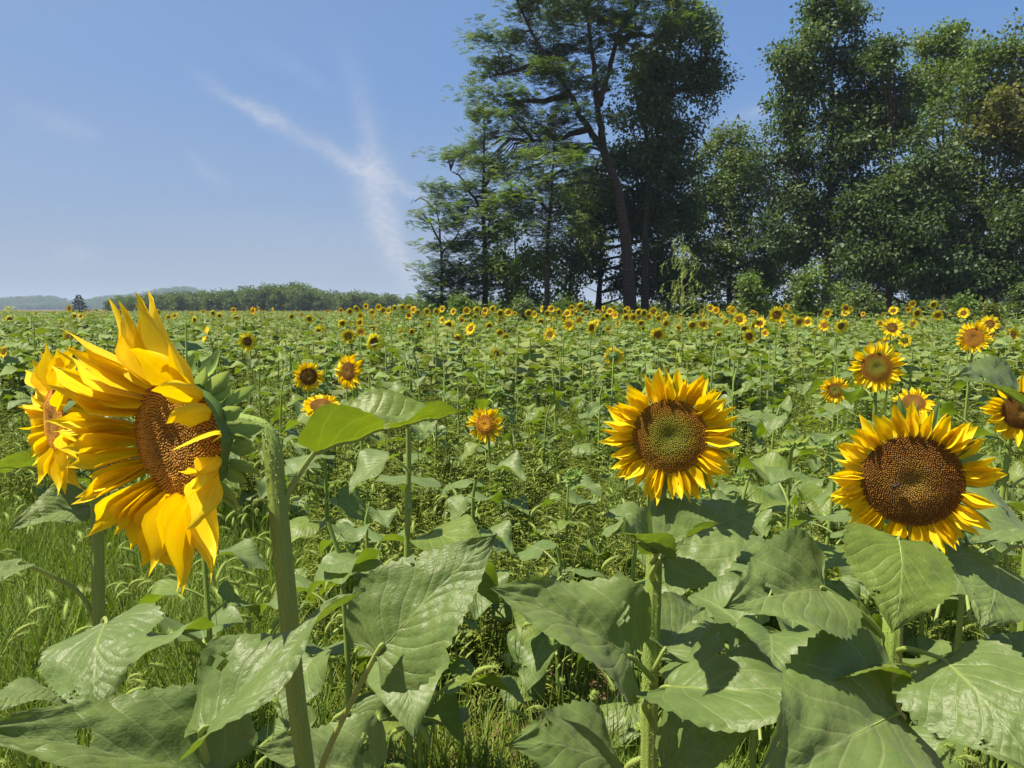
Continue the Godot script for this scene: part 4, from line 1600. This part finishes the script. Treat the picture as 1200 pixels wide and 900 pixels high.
const TRAILS := [
[[-22.289,15.676,0.358,0.075],[-20.628,14.707,0.477,0.195],[-19.837,14.146,0.358,0.33],[-18.482,13.616,0.438,0.63],[-16.826,12.866,0.517,0.6],[-15.426,11.958,0.517,0.33],[-13.697,11.486,0.477,0.375],[-12.539,10.685,0.557,0.6],[-11.364,9.98,0.637,0.63],[-9.87,9.504,0.637,0.45],[-8.663,9.124,0.477,0.42],[-7.45,8.441,0.398,0.51],[-6.225,7.865,0.358,0.375]],
[[-12.195,17.99,0.796,0.045],[-11.413,16.182,0.796,0.12],[-10.687,14.033,0.796,0.225],[-10.251,11.801,0.796,0.42],[-10.107,9.788,1.194,0.8],[-9.896,8.032,1.114,0.8],[-9.32,6.133,0.955,0.8],[-8.616,4.14,0.796,0.75],[-7.653,2.302,0.676,0.54],[-6.919,1.374,0.398,0.15]],
[[-17.804,17.297,0.637,0.045],[-15.584,16.444,0.557,0.105],[-13.023,15.174,0.477,0.075]],
[[-32.031,12.022,0.637,0.06],[-30.257,11.547,0.597,0.18],[-28.642,11.169,0.517,0.195],[-27.834,11.046,0.358,0.09]],
[[-22.297,10.193,0.398,0.09],[-21.635,9.362,0.438,0.195],[-20.195,8.67,0.398,0.12]],
[[-30.192,3.674,0.557,0.12],[-29.257,3.438,0.637,0.24],[-28.538,3.353,0.398,0.105]],
[[-23.642,5.528,1.79,0.045],[-18.194,5.15,1.989,0.105],[-11.162,5.016,1.592,0.12],[-5.014,4.786,1.592,0.06]],
[[15.11,12.973,0.557,0.075],[17.095,13.285,0.398,0.33],[17.932,13.442,0.398,0.18]]]
const NEAR_LEAVES := [
["A",Vector3(-0.209,1.398,-0.8),Vector3(-0.056,1.432,-0.87),Vector3(-0.05,1,0.05),0.602,1,Vector3(-0.236,1.329,-0.78),2],
["A",Vector3(-0.133,1.214,-0.72),Vector3(-0.015,1.326,-0.75),Vector3(-0.35,0.55,0.75),0.731,0,Vector3(-0.204,1.031,-0.78),0],
["A",Vector3(-0.264,1.189,-0.62),Vector3(-0.138,1.288,-0.7),Vector3(-0.3,0.85,0.42),0.5332,3,Vector3(-0.227,1.06,-0.78),0],
["A",Vector3(-0.254,1.136,-0.64),Vector3(-0.426,1.223,-0.57),Vector3(0.05,0.88,0.42),0.5676,5,Vector3(-0.217,1.001,-0.78),0],
["A",Vector3(-0.173,0.955,-0.92),Vector3(-0.303,1.039,-0.85),Vector3(0,0.85,0.5),0.774,4,Vector3(-0.212,1.001,-0.78),1],
["B",Vector3(-0.525,1.147,-0.96),Vector3(-0.474,1.078,-0.84),Vector3(-0.1,0.62,0.75),0.9889999999999999,2,Vector3(-0.603,1.075,-1.08),0],
["B",Vector3(-0.667,1.204,-1.02),Vector3(-0.7,1.191,-0.96),Vector3(0,0.9,0.4),0.774,0,Vector3(-0.607,1.097,-1.08),1],
["B",Vector3(-0.638,1.259,-1.12),Vector3(-0.7,1.244,-1.04),Vector3(0.1,0.75,0.6),0.731,5,Vector3(-0.6,1.209,-1.08),1],
["B",Vector3(-0.704,1.306,-1.16),Vector3(-0.781,1.314,-1.08),Vector3(0,1,-0.12),0.6880000000000001,4,Vector3(-0.601,1.26,-1.08),1],
["B",Vector3(-0.573,1.434,-1.02),Vector3(-0.584,1.413,-0.99),Vector3(-0.3,0.3,0.9),0.6880000000000001,2,Vector3(-0.595,1.42,-1.08),0],
["B",Vector3(-0.554,1.082,-0.9),Vector3(-0.587,1.108,-0.8),Vector3(0,0.9,0.4),0.774,2,Vector3(-0.608,0.925,-1.08),1],
["B",Vector3(-0.571,1.002,-1),Vector3(-0.568,1.029,-0.9),Vector3(0,0.9,0.4),0.774,0,Vector3(-0.609,0.911,-1.08),2],
["C",Vector3(0.242,1.144,-1.22),Vector3(0.438,1.21,-1.32),Vector3(-0.05,0.7,0.65),0.6708000000000001,0,Vector3(0.239,1.093,-1.26),1],
["C",Vector3(0.227,1.163,-1.2),Vector3(0.15,1.232,-1.08),Vector3(0.1,0.9,0.45),0.602,1,Vector3(0.24,1.123,-1.26),0],
["C",Vector3(0.235,1.16,-1.2),Vector3(0.313,1.233,-1.12),Vector3(-0.1,0.9,0.35),0.5332,1,Vector3(0.24,1.123,-1.26),0],
["C",Vector3(0.191,1.002,-1.16),Vector3(-0.037,1.141,-1.1),Vector3(0.1,0.72,0.65),0.7051999999999999,4,Vector3(0.238,0.913,-1.26),1],
["C",Vector3(0.255,0.98,-1.24),Vector3(0.364,0.99,-1.4),Vector3(0,0.8,0.6),0.817,5,Vector3(0.24,0.928,-1.26),1],
["C",Vector3(0.242,0.95,-1.17),Vector3(0.512,0.974,-1.02),Vector3(0,0.9,0.36),0.6192,3,Vector3(0.238,0.851,-1.26),0],
["C",Vector3(0.181,0.812,-1.14),Vector3(-0.009,0.956,-1),Vector3(0.1,0.85,0.45),0.774,2,Vector3(0.239,0.711,-1.26),0],
["C",Vector3(0.242,0.808,-1.18),Vector3(0.353,0.949,-1.06),Vector3(0,0.85,0.5),0.817,0,Vector3(0.239,0.719,-1.26),0],
["D",Vector3(0.557,1.222,-1.08),Vector3(0.508,1.118,-0.99),Vector3(0,0.5,0.87),1.075,2,Vector3(0.598,1.173,-1.16),2],
["D",Vector3(0.464,1.138,-1.1),Vector3(0.285,1.15,-1),Vector3(0.05,0.75,0.65),0.817,5,Vector3(0.577,1.036,-1.13),1],
["D",Vector3(0.596,1.068,-1.02),Vector3(0.629,0.993,-0.86),Vector3(-0.3,0.68,0.66),0.9632000000000001,2,Vector3(0.583,1.026,-1.13),0],
["D",Vector3(0.537,0.989,-1.02),Vector3(0.276,0.972,-0.86),Vector3(0.1,0.78,0.6),0.817,3,Vector3(0.584,0.909,-1.13),1],
["D",Vector3(0.56,1.027,-1.1),Vector3(0.392,1.044,-1),Vector3(0.1,0.9,0.2),0.731,1,Vector3(0.583,0.992,-1.13),2],
["F",Vector3(0.763,1.153,-1.18),Vector3(0.669,1.093,-1.06),Vector3(0.05,0.6,0.8),0.9889999999999999,2,Vector3(0.889,1.14,-1.3),1],
["F",Vector3(0.888,1.173,-1.28),Vector3(0.701,1.184,-1.16),Vector3(0,0.9,0.4),0.774,4,Vector3(0.902,1.163,-1.3),1],
["F",Vector3(0.753,0.994,-1.1),Vector3(0.851,1.03,-1.2),Vector3(0,0.8,0.5),0.774,0,Vector3(0.919,0.861,-1.3),0],
["F",Vector3(0.999,1.37,-1.5),Vector3(0.823,1.427,-1.42),Vector3(0.2,0.8,0.5),0.774,5,Vector3(1.036,1.319,-1.5),1]]
const STEM_A := [Vector3(-0.319,1.421,-0.775),Vector3(-0.301,1.428,-0.793),Vector3(-0.278,1.43,-0.796),Vector3(-0.259,1.423,-0.795),Vector3(-0.249,1.402,-0.788),Vector3(-0.246,1.373,-0.785),Vector3(-0.241,1.322,-0.78),Vector3(-0.236,1.249,-0.78),Vector3(-0.231,1.155,-0.78),Vector3(-0.222,1.06,-0.78),Vector3(-0.213,0.958,-0.785),Vector3(-0.193,0.479,-0.785),Vector3(-0.183,-0.02,-0.775)]
const STEM_B := [Vector3(-0.624,1.391,-1.085),Vector3(-0.615,1.383,-1.1),Vector3(-0.601,1.35,-1.095),Vector3(-0.596,1.26,-1.08),Vector3(-0.601,1.133,-1.08),Vector3(-0.605,1.004,-1.08),Vector3(-0.611,0.871,-1.08),Vector3(-0.591,0.436,-1.08),Vector3(-0.581,-0.02,-1.07)]
const STEM_C := [Vector3(0.278,1.329,-1.3),Vector3(0.276,1.304,-1.325),Vector3(0.258,1.258,-1.31),Vector3(0.246,1.206,-1.28),Vector3(0.242,1.135,-1.27),Vector3(0.239,1.034,-1.26),Vector3(0.237,0.913,-1.26),Vector3(0.237,0.758,-1.26),Vector3(0.236,0.6,-1.26),Vector3(0.256,0.3,-1.26),Vector3(0.266,-0.02,-1.25)]
const STEM_D := [Vector3(0.641,1.286,-1.175),Vector3(0.668,1.263,-1.215),Vector3(0.654,1.222,-1.22),Vector3(0.604,1.167,-1.17),Vector3(0.586,1.083,-1.14),Vector3(0.581,1.033,-1.13),Vector3(0.583,0.909,-1.13),Vector3(0.587,0.769,-1.13),Vector3(0.607,0.385,-1.13),Vector3(0.617,-0.02,-1.12)]
const HEAD_A := Vector3(-0.329,1.423,-0.745)
const HEAD_B := Vector3(-0.643,1.396,-1.07)
const HEAD_C := Vector3(0.264,1.338,-1.27)
const HEAD_D := Vector3(0.604,1.291,-1.14)
const BEE := Vector3(0.569,1.288,-1.115)
const MID := [
["open",Vector3(-0.145,0.902,-4.3),0.215,-14,6,"gold sunflower with a mottled golden centre standing alone above broad shaded leaves"],
["bud",Vector3(0.872,1.134,-2.35),0.05,0,0,"green sunflower bud on a straight stem between the two large open sunflowers"],
["open",Vector3(1.427,1.324,-3),0.205,-22,8,"sunflower with brown green-centred disc and ragged petals above the large nodding one"],
["open",Vector3(1.858,1.085,-4.4),0.165,-18,10,"smaller sunflower with dark round disc beside the ragged green-centred one"],
["open",Vector3(1.893,1.113,-3.6),0.18,-20,48,"sunflower tilted up at the sky just behind the large nodding sunflower"],
["open",Vector3(1.397,1.274,-2.1),0.195,-10,0,"sunflower half covered by a leaf beside the large nodding sunflower"],
["open",Vector3(-0.969,1.177,-4.6),0.225,-34,4,"taller of two paired sunflowers, its disc turned aside, beyond the raised leaf"],
["open",Vector3(-1.301,1.12,-4.9),0.2,8,4,"rounder of two paired sunflowers with dark disc beyond the raised leaf"],
["open",Vector3(-0.827,1.138,-3.3),0.17,10,60,"sunflower facing the sky behind the raised folded leaf"],
["open",Vector3(0.821,1.166,-6.2),0.16,172,0,"sunflower seen from its green back beyond the large upright sunflower"],
["leafy",Vector3(-0.274,1.246,-2),0,0,0,"leafy sunflower stem with pale leaves just behind the raised folded leaf"],
["leafy",Vector3(-0.136,0.882,-3),0,40,0,"low broad-leaved plant in front of the lone golden sunflower"],
["leafy",Vector3(0.981,0.86,-3.1),0,80,0,"leafy plant in the weeds behind the large upright sunflower"],
["leafy",Vector3(1.492,1.09,-2.6),0,120,0,"leafy plant crowding behind the large nodding sunflower"],
["leafy",Vector3(-0.911,0.959,-2.2),0,200,0,"leafy plant standing in the foxtail grass behind the wind-blown sunflower"],
["leafy",Vector3(-0.229,0.802,-2),0,10,0,"short leafy plant on bare soil beside the glossy leaf of the wind-blown sunflower"],
["leafy",Vector3(0.154,0.698,-2.7),0,300,0,"short plant in the grass between raised leaf and upright sunflower"],
["leafy",Vector3(-0.525,0.961,-2.1),0,270,0,"leafy plant shaded under the raised folded leaf"],
["leafy",Vector3(0.684,0.919,-2),0,150,0,"low leafy plant in the grass right beside the upright sunflower stem"],
["leafy",Vector3(1.187,1.017,-1.9),0,20,0,"low leafy plant behind the stem of the large nodding sunflower"]]
const TREES := [
["locust","airy",0.4,[Vector3(6.608,-0.1,-42),Vector3(6.401,2.104,-42),Vector3(6.229,4.397,-42),Vector3(5.871,6.891,-42),Vector3(5.578,8.239,-42),Vector3(4.966,9.712,-42),Vector3(4.723,11.131,-42),Vector3(4.48,12.54,-42),Vector3(4.371,14.376,-42),Vector3(4.038,16.195,-42),Vector3(3.658,18.511,-42)],[[Vector3(4.966,9.712,-42),Vector3(4.329,10.939,-42.13),Vector3(3.611,11.746,-41.81),Vector3(3.001,12.783,-41.6),Vector3(1.856,14.304,-41.207),Vector3(0.71,16.439,-41.6),Vector3(0,18.083,-41.463)],[Vector3(4.529,12.233,-42),Vector3(4.837,13.114,-42.013),Vector3(5.15,14.16,-42.448),Vector3(5.626,16,-42.443),Vector3(6.478,17.421,-42.52),Vector3(6.969,18.42,-42.309)],[Vector3(5.482,15.504,-42),Vector3(6.272,15.819,-41.91),Vector3(7.404,15.928,-42.23),Vector3(8.233,15.812,-41.637)],[Vector3(3.03,12.891,-42),Vector3(1.816,12.618,-42.13),Vector3(0.54,12.473,-41.744),Vector3(-0.909,12.863,-42.221)],[Vector3(4.087,11.131,-42),Vector3(2.728,10.692,-42.013),Vector3(1.106,10.226,-40.864)],[Vector3(1.892,14.549,-42),Vector3(0.452,14.231,-42.099),Vector3(-1.143,13.838,-42.554)]],[[0,15.275,-42.636,2.333,0.653,1.447],[-1.287,14.359,-42.818,1.4,0.513,0.868],[1.839,17.29,-43.114,2.567,0.747,1.591],[0,12.429,-41.575,2.333,0.56,1.447],[2.463,15.01,-41.813,1.867,0.84,1.157],[3.98,16.381,-41.436,1.867,0.84,1.157],[1.758,13.098,-40.875,2.567,0.653,1.591],[4.129,14.061,-42.71,1.4,0.747,0.868],[6.164,16.624,-41.289,2.1,0.747,1.302],[0.447,10.986,-41.364,2.333,0.56,1.447],[2.88,11.561,-41.051,2.1,0.653,1.302],[1.797,9.779,-41.441,2.567,0.607,1.591],[0,9.334,-41.881,2.1,0.607,1.302],[3.876,18.137,-40.564,4.2,1.027,2.604],[0.869,18.065,-40.897,2.567,0.84,1.591],[5.533,14.961,-41.66,1.4,0.84,0.868],[3.195,8.365,-41.945,2.1,0.607,1.302],[-1.107,15.735,-41.413,1.307,0.467,0.81],[7.754,18.21,-42.875,1.867,0.747,1.157],[7.112,16.016,-41.609,1.167,0.56,0.8]]],
["poplar","broad",0.26,[Vector3(7.605,-0.1,-44),Vector3(7.54,4.533,-44),Vector3(7.588,7.381,-44),Vector3(7.922,10.194,-44),Vector3(8.536,12.972,-44),Vector3(9.199,15.26,-44)],[[Vector3(7.922,10.194,-44),Vector3(7.113,12.027,-43.904),Vector3(7.042,14.213,-45.153)],[Vector3(8.536,12.972,-44),Vector3(10.019,14.343,-43.987),Vector3(10.683,15.167,-43.701)]],[[9.317,15.784,-43.518,1.564,1.467,0.97],[10.507,15.585,-43.599,0.88,1.369,0.8],[8.887,14.172,-44.676,1.76,1.467,1.091],[10.098,17.668,-44.648,1.369,0.88,0.849],[7.39,11.419,-43.262,1.76,1.564,1.091],[8.948,11.253,-43.537,1.076,0.978,0.8],[10.949,13.951,-43.891,0.587,1.271,0.8],[7.479,13.273,-43.415,1.369,1.222,0.849],[7.975,15.183,-43.755,1.222,1.222,0.8],[7.088,9.918,-45.023,1.956,1.222,1.212],[8.691,9.725,-43.984,1.467,1.271,0.909]]],
["shade_tree","dark",0.24,[Vector3(5.208,-0.1,-47),Vector3(5.335,3.2,-47),Vector3(5.507,6.262,-47),Vector3(5.836,8.785,-47)],[[Vector3(5.507,6.262,-47),Vector3(4.566,7.71,-46.481),Vector3(4.009,8.882,-46.033)],[Vector3(5.643,7.779,-47),Vector3(7.256,8.875,-47.585),Vector3(8.511,8.875,-45.989)]],[[7.02,8.387,-46.012,2.402,1.88,1.489],[8.734,7.113,-45.675,2.507,2.298,1.554],[5.956,6.292,-47.298,2.089,2.193,1.295],[10.389,4.837,-48.499,2.089,2.611,1.295],[4.623,3.799,-46.67,1.149,1.358,0.8],[8.481,3.443,-46.665,2.611,1.776,1.619],[4.3,7.693,-46.351,1.88,1.358,1.166]]],
["slender","light",0.17,[Vector3(1.817,-0.1,-40),Vector3(1.807,2.954,-40),Vector3(1.842,5.128,-40),Vector3(2.006,7.28,-40),Vector3(2.126,9.408,-40),Vector3(2.285,11.933,-40)],[[Vector3(1.923,6.422,-40),Vector3(0.884,7.798,-40.588),Vector3(-0.087,8.36,-40.075)],[Vector3(2.046,8.134,-40),Vector3(3.079,9.299,-40.538),Vector3(3.924,9.665,-40.221)],[Vector3(2.165,10.254,-40),Vector3(1.269,10.895,-39.16)]],[[1.737,7.168,-39.818,2.044,0.8,1.268],[0.664,6.131,-40.473,1.689,0.711,1.047],[2.662,5.823,-39.246,1.511,0.8,0.937],[-0.087,7.421,-39.799,1.422,0.622,0.882],[2.134,8.771,-39.301,1.956,0.711,1.212],[1.222,4.678,-39.776,1.333,0.8,0.827]]],
["young_oak","bright",0.12,[Vector3(0.286,-0.1,-43),Vector3(0.284,3.059,-43),Vector3(0.189,4.931,-43),Vector3(0,6.325,-43)],[[Vector3(0.236,3.997,-43),Vector3(-0.718,4.98,-43.621)]],[[0,5.109,-42.342,1.624,1.433,1.007],[-0.702,3.414,-42.533,1.433,1.242,0.889],[1.036,3.425,-42.775,1.242,1.242,0.8],[0.567,2.349,-42.774,0.956,0.478,0.8]]],
["thicket","mid",0.12,[Vector3(3.415,-0.1,-46),Vector3(3.447,3.165,-46),Vector3(3.53,5.665,-46)],[[Vector3(3.49,4.168,-46),Vector3(4.509,5.39,-45.685)]],[[3.262,4.647,-45.691,1.329,1.227,0.824],[4.504,4.887,-45.585,1.227,1.022,0.8],[3.131,2.656,-45.781,0.92,0.818,0.8]]],
["thin_locust","airy",0.2,[Vector3(-1.609,-0.1,-44),Vector3(-1.5,4.054,-44),Vector3(-1.633,7.381,-44),Vector3(-1.575,10.194,-44),Vector3(-1.567,12.511,-44)],[[Vector3(-1.587,6.909,-44),Vector3(-2.645,8.586,-44.177),Vector3(-3.427,9.223,-43.786)],[Vector3(-1.629,8.323,-44),Vector3(-0.713,9.448,-43.742),Vector3(0,10.147,-44.971)],[Vector3(-1.545,5.01,-44),Vector3(-0.713,5.901,-43.396)]],[[-1.907,10.993,-44.038,1.369,0.489,0.849],[-2.753,10.105,-44.508,1.467,0.44,0.909],[-1.104,9.384,-44.17,1.662,0.489,1.031],[-2.931,8.231,-43.402,1.662,0.489,1.031],[-0.879,7.574,-44.733,1.662,0.587,1.031],[-2.22,6.816,-43.233,1.662,0.489,1.031],[-1.426,5.335,-43.354,1.662,0.587,1.031],[-2.857,4.867,-43.38,1.173,0.489,0.8],[-1.692,12.615,-44.795,0.88,0.489,0.8],[-0.725,11.742,-44.68,1.173,0.489,0.8],[-1.911,3.785,-43.418,1.564,0.587,0.97],[-0.719,2.839,-43.492,1.271,0.587,0.8]]],
["edge_locust","airy",0.12,[Vector3(-3.954,-0.1,-43),Vector3(-3.882,3.529,-43),Vector3(-4.002,5.861,-43),Vector3(-4.222,7.479,-43)],[[Vector3(-3.961,5.164,-43),Vector3(-4.697,6.551,-42.96),Vector3(-5.495,7.114,-43.757)],[Vector3(-3.921,4.465,-43),Vector3(-3.064,5.631,-43.022),Vector3(-2.572,6.297,-42.754)],[Vector3(-4.135,6.787,-43),Vector3(-4.942,7.64,-43.158),Vector3(-5.668,7.428,-43.649)]],[[-4.376,6.832,-42.614,1.242,0.382,0.8],[-3.601,6.052,-42.184,1.338,0.382,0.829],[-4.274,4.953,-43.275,1.147,0.382,0.8],[-3.764,3.891,-42.779,1.433,0.43,0.889],[-4.461,2.967,-43.056,1.242,0.382,0.8],[-3.446,2.598,-43.387,1.338,0.478,0.829],[-4.805,2.124,-43.507,0.956,0.334,0.8],[-3.06,7.641,-43.166,0.956,0.43,0.8],[-2.859,2.356,-43.167,1.051,0.478,0.8],[-3.858,1.886,-43.646,1.147,0.382,0.8],[-2.571,3.597,-42.472,0.956,0.43,0.8]]],
["round_tree","mid",0.2,[Vector3(14.182,-0.1,-50),Vector3(13.951,4.939,-50),Vector3(13.996,9.247,-50),Vector3(14.1,11.373,-50)],[[Vector3(13.961,6.563,-50),Vector3(13.109,8.878,-51.159)],[Vector3(13.986,7.64,-50),Vector3(15.08,9.429,-49.471)],[Vector3(14.006,4.939,-50),Vector3(15.575,6.468,-49.048)]],[[14.198,12.202,-50.421,1.444,1.111,0.896],[13.1,10.894,-50.273,1.444,1.222,0.896],[15.063,10.375,-49.166,1.556,1.333,0.964],[14.113,8.789,-49.793,2.333,1.667,1.447],[13.607,5.919,-50.044,1.889,1.889,1.171],[15.598,6.547,-48.794,1.667,2.111,1.033],[14.939,3.753,-50.249,1.889,1.556,1.171],[12.555,8.178,-50.01,1.222,1.667,0.8]]],
["tall_tree","broad",0.22,[Vector3(16.31,-0.1,-40),Vector3(16.241,4.695,-40),Vector3(16.26,8.56,-40),Vector3(16.107,12.351,-40),Vector3(15.887,15.662,-40)],[[Vector3(16.206,5.56,-40),Vector3(14.63,7.631,-39.505),Vector3(14.195,10.331,-40.355)],[Vector3(16.216,8.56,-40),Vector3(17.643,10.741,-40.291),Vector3(17.318,12.432,-38.801)],[Vector3(16.157,11.095,-40),Vector3(15.039,13.182,-39.995),Vector3(14.356,14.057,-38.852)],[Vector3(16.258,4.261,-40),Vector3(14.995,5.746,-39.714),Vector3(13.633,6.805,-39.651)]],[[16.267,16.229,-40.663,1.244,0.978,0.8],[14.879,14.666,-39.726,1.333,0.978,0.827],[17.247,14.79,-40.481,1.244,1.156,0.8],[13.999,12.949,-39.475,1.244,1.156,0.8],[16.464,13.086,-40.83,1.956,1.422,1.212],[17.935,12.97,-39.549,1.244,1.422,0.8],[13.804,11.055,-40.184,0.978,1.156,0.8],[15.224,10.136,-39.082,2.133,1.6,1.323],[17.786,10.444,-40.098,1.778,1.6,1.102],[14.429,8.334,-40.688,1.511,1.511,0.937],[16.894,7.744,-40.808,2.222,1.6,1.378],[13.625,6.027,-39.552,0.978,1.156,0.8],[16.132,5.296,-40.887,1.778,1.067,1.102],[17.617,5.912,-39.282,1.6,1.333,0.992],[15.355,16.621,-39.83,0.533,0.622,0.8],[16.363,16.524,-39.897,0.444,0.622,0.8]]],
["twin_stem","broad",0.14,[Vector3(16.055,-0.1,-42),Vector3(15.905,3.483,-42),Vector3(15.912,5.761,-42),Vector3(16.257,7.566,-42)],[[Vector3(15.934,3.94,-42),Vector3(14.96,5.077,-41.969)]],[[15.461,5.14,-42.718,1.027,0.84,0.8],[16.318,6.717,-42.425,1.307,0.933,0.81]]],
["inner_tree","dark",0.18,[Vector3(18.61,-0.1,-38),Vector3(18.49,3.299,-38),Vector3(18.333,6.586,-38),Vector3(18.324,10.219,-38)],[[Vector3(18.411,4.949,-38),Vector3(18.907,6.835,-36.894)],[Vector3(18.372,5.77,-38),Vector3(17.192,7.405,-38.035)]],[[17.692,13.262,-37.839,0.507,1.013,0.8],[18.88,12.234,-38.818,0.844,1.267,0.8],[18.449,10.188,-38.761,1.436,1.436,0.89],[19.073,8.065,-37.178,1.52,1.773,0.942],[17.653,7.148,-37.672,1.52,1.436,0.942],[18.352,5.163,-36.827,1.942,1.436,1.204],[17.351,4.264,-37.623,1.436,1.267,0.89],[20.178,4.945,-37.955,1.436,1.267,0.89]]],
["pale_tree","bright",0.22,[Vector3(26.454,-0.1,-47),Vector3(26.172,5.755,-47),Vector3(25.794,10.784,-47),Vector3(25.424,15.708,-47)],[[Vector3(25.794,10.784,-47),Vector3(25.121,14.54,-48.108)],[Vector3(25.821,10.285,-47),Vector3(27.372,14.503,-47.969)]],[[25.167,16.932,-47.48,1.358,1.044,0.842],[26.056,17.07,-47.005,1.358,0.836,0.842],[25.74,15.22,-47.338,1.88,1.358,1.166],[24.19,14.237,-46.624,1.149,1.358,0.8],[26.455,14.367,-46.392,1.358,1.358,0.842],[24.361,12.04,-45.984,1.776,1.358,1.101],[25.939,17.892,-47.144,0.522,0.522,0.8]]],
["corner_tree","mid",0.24,[Vector3(24.464,-0.1,-40),Vector3(24.167,4.261,-40),Vector3(23.999,8.56,-40),Vector3(24.031,12.351,-40)],[[Vector3(24.082,6.422,-40),Vector3(22.349,8.907,-39.586)],[Vector3(24.057,6.851,-40),Vector3(25.478,9.439,-40.154)],[Vector3(24.002,10.675,-40),Vector3(25.737,13.022,-40.906)]],[[23.741,13.701,-39.525,1.511,1.067,0.937],[25.367,14.11,-39.781,1.422,0.889,0.882],[23.435,12.02,-39.695,1.689,1.422,1.047],[25.952,11.881,-40.786,1.6,1.511,0.992],[22.91,9.466,-39.864,1.689,1.6,1.047],[25.603,8.73,-40.484,1.778,1.867,1.102],[22.507,6.442,-39.468,1.778,1.6,1.102],[25.151,5.722,-39.894,1.867,1.6,1.157],[26.752,7.311,-40.222,1.333,2.222,0.827],[26.141,11.208,-38.767,1.333,2.222,0.827]]],
["golden_tree","golden",0.1,[Vector3(24.229,-0.1,-38.5),Vector3(24.022,4.16,-38.5),Vector3(23.735,7.476,-38.5),Vector3(23.585,9.927,-38.5)],[[Vector3(23.802,7.065,-38.5),Vector3(23.425,9.901,-39.332)]],[[23.946,10.982,-39.181,0.856,0.428,0.8],[22.974,10.312,-38.768,0.684,0.385,0.8],[23.986,10.246,-38.12,0.684,0.342,0.8],[23.272,11.43,-37.757,0.513,0.342,0.8]]],
["leaning_tree","dark",0.16,[Vector3(23.954,-0.1,-37),Vector3(24.096,2.241,-37),Vector3(24.387,4.058,-37),Vector3(24.716,6.454,-37)],[[Vector3(24.235,3.253,-37),Vector3(23.641,4.471,-37.145)]],[[23.175,3.697,-36.343,1.398,1.069,0.867],[22.274,3.603,-37.501,1.48,1.151,0.918],[24.129,5.202,-36.423,1.398,1.233,0.867],[19.99,3.301,-36.324,1.48,1.069,0.918],[25.06,2.848,-36.975,0.987,0.822,0.8]]],
["gap_tree","mid",0.14,[Vector3(17.683,-0.1,-57),Vector3(17.589,3.551,-57),Vector3(17.764,6.032,-57)],[[Vector3(17.651,3.551,-57),Vector3(18.865,5.059,-56.276)]],[[18.869,4.259,-56.21,1.393,1.14,0.864],[17.418,3.222,-56.418,1.647,1.013,1.021],[20.134,5.373,-56.396,1.14,1.14,0.8],[14.678,3.582,-57.907,1.393,1.393,0.864],[12.609,2.93,-57.148,1.393,1.013,0.864],[21.025,2.924,-56.89,1.013,0.887,0.8]]],
["back_tree","dark",0.22,[Vector3(29.162,-0.1,-56),Vector3(28.913,5.346,-56),Vector3(28.79,10.17,-56)],[[Vector3(28.912,6.56,-56),Vector3(31.084,9.098,-56.956)]],[[28.449,3.52,-56.12,3.111,1.867,1.929],[31.328,5.34,-55.919,3.111,3.111,1.929],[25.068,3.497,-55.48,2.489,1.867,1.543],[34.8,2.935,-57.353,3.111,1.618,1.929],[28.681,9.319,-54.236,2.489,3.111,1.543],[23.805,4.135,-56.166,1.618,1.618,1.003]]]]
const SHRUBS := [[12.549,2.636,-33,0.44,0.953,"bright"],[13.427,2.042,-32,0.356,0.533,"bright"],[10.43,2.297,-34,0.416,0.982,"bright"],[15.474,1.924,-34,0.453,0.378,"mid"],[17.402,1.814,-30,0.3,0.3,"bright"],[-2.387,1.867,-36,0.4,0.28,"bright"],[2.603,1.884,-38,0.507,0.296,"bright"],[0.504,1.801,-38,0.38,0.211,"mid"],[21.69,1.913,-33,0.44,0.513,"mid"],[11.246,1.55,-18,0.18,0.18,"pale"]]
const RIDGE := [[-104.389,3.859],[-98.537,5.011],[-91.542,5.932],[-81.131,5.472],[-75.311,6.163],[-69.496,6.853],[-61.355,8.002],[-55.591,7.083],[-47.514,5.702],[-39.398,5.932],[-34.778,5.011],[-28.997,3.859],[-23.208,2.936],[-13.931,2.012]]
const HILL := [[-976.51,15.842],[-861.626,15.842],[-821.152,20.124],[-790.164,10.129],[-758.965,2.981],[-732.855,7.271],[-703.813,12.986],[-674.65,21.551],[-624.276,24.403],[-580.786,34.376],[-552.402,27.254],[-516.809,20.124],[-445.173,15.842],[-344.873,7.271],[-244.39,1.55]]
const CONIFER := Vector3(-84.12,4.187,-150)
const ROUND_FAR := Vector3(-98.156,2.21,-150)
const PANICLE := Vector3(1.973,2.355,-9)
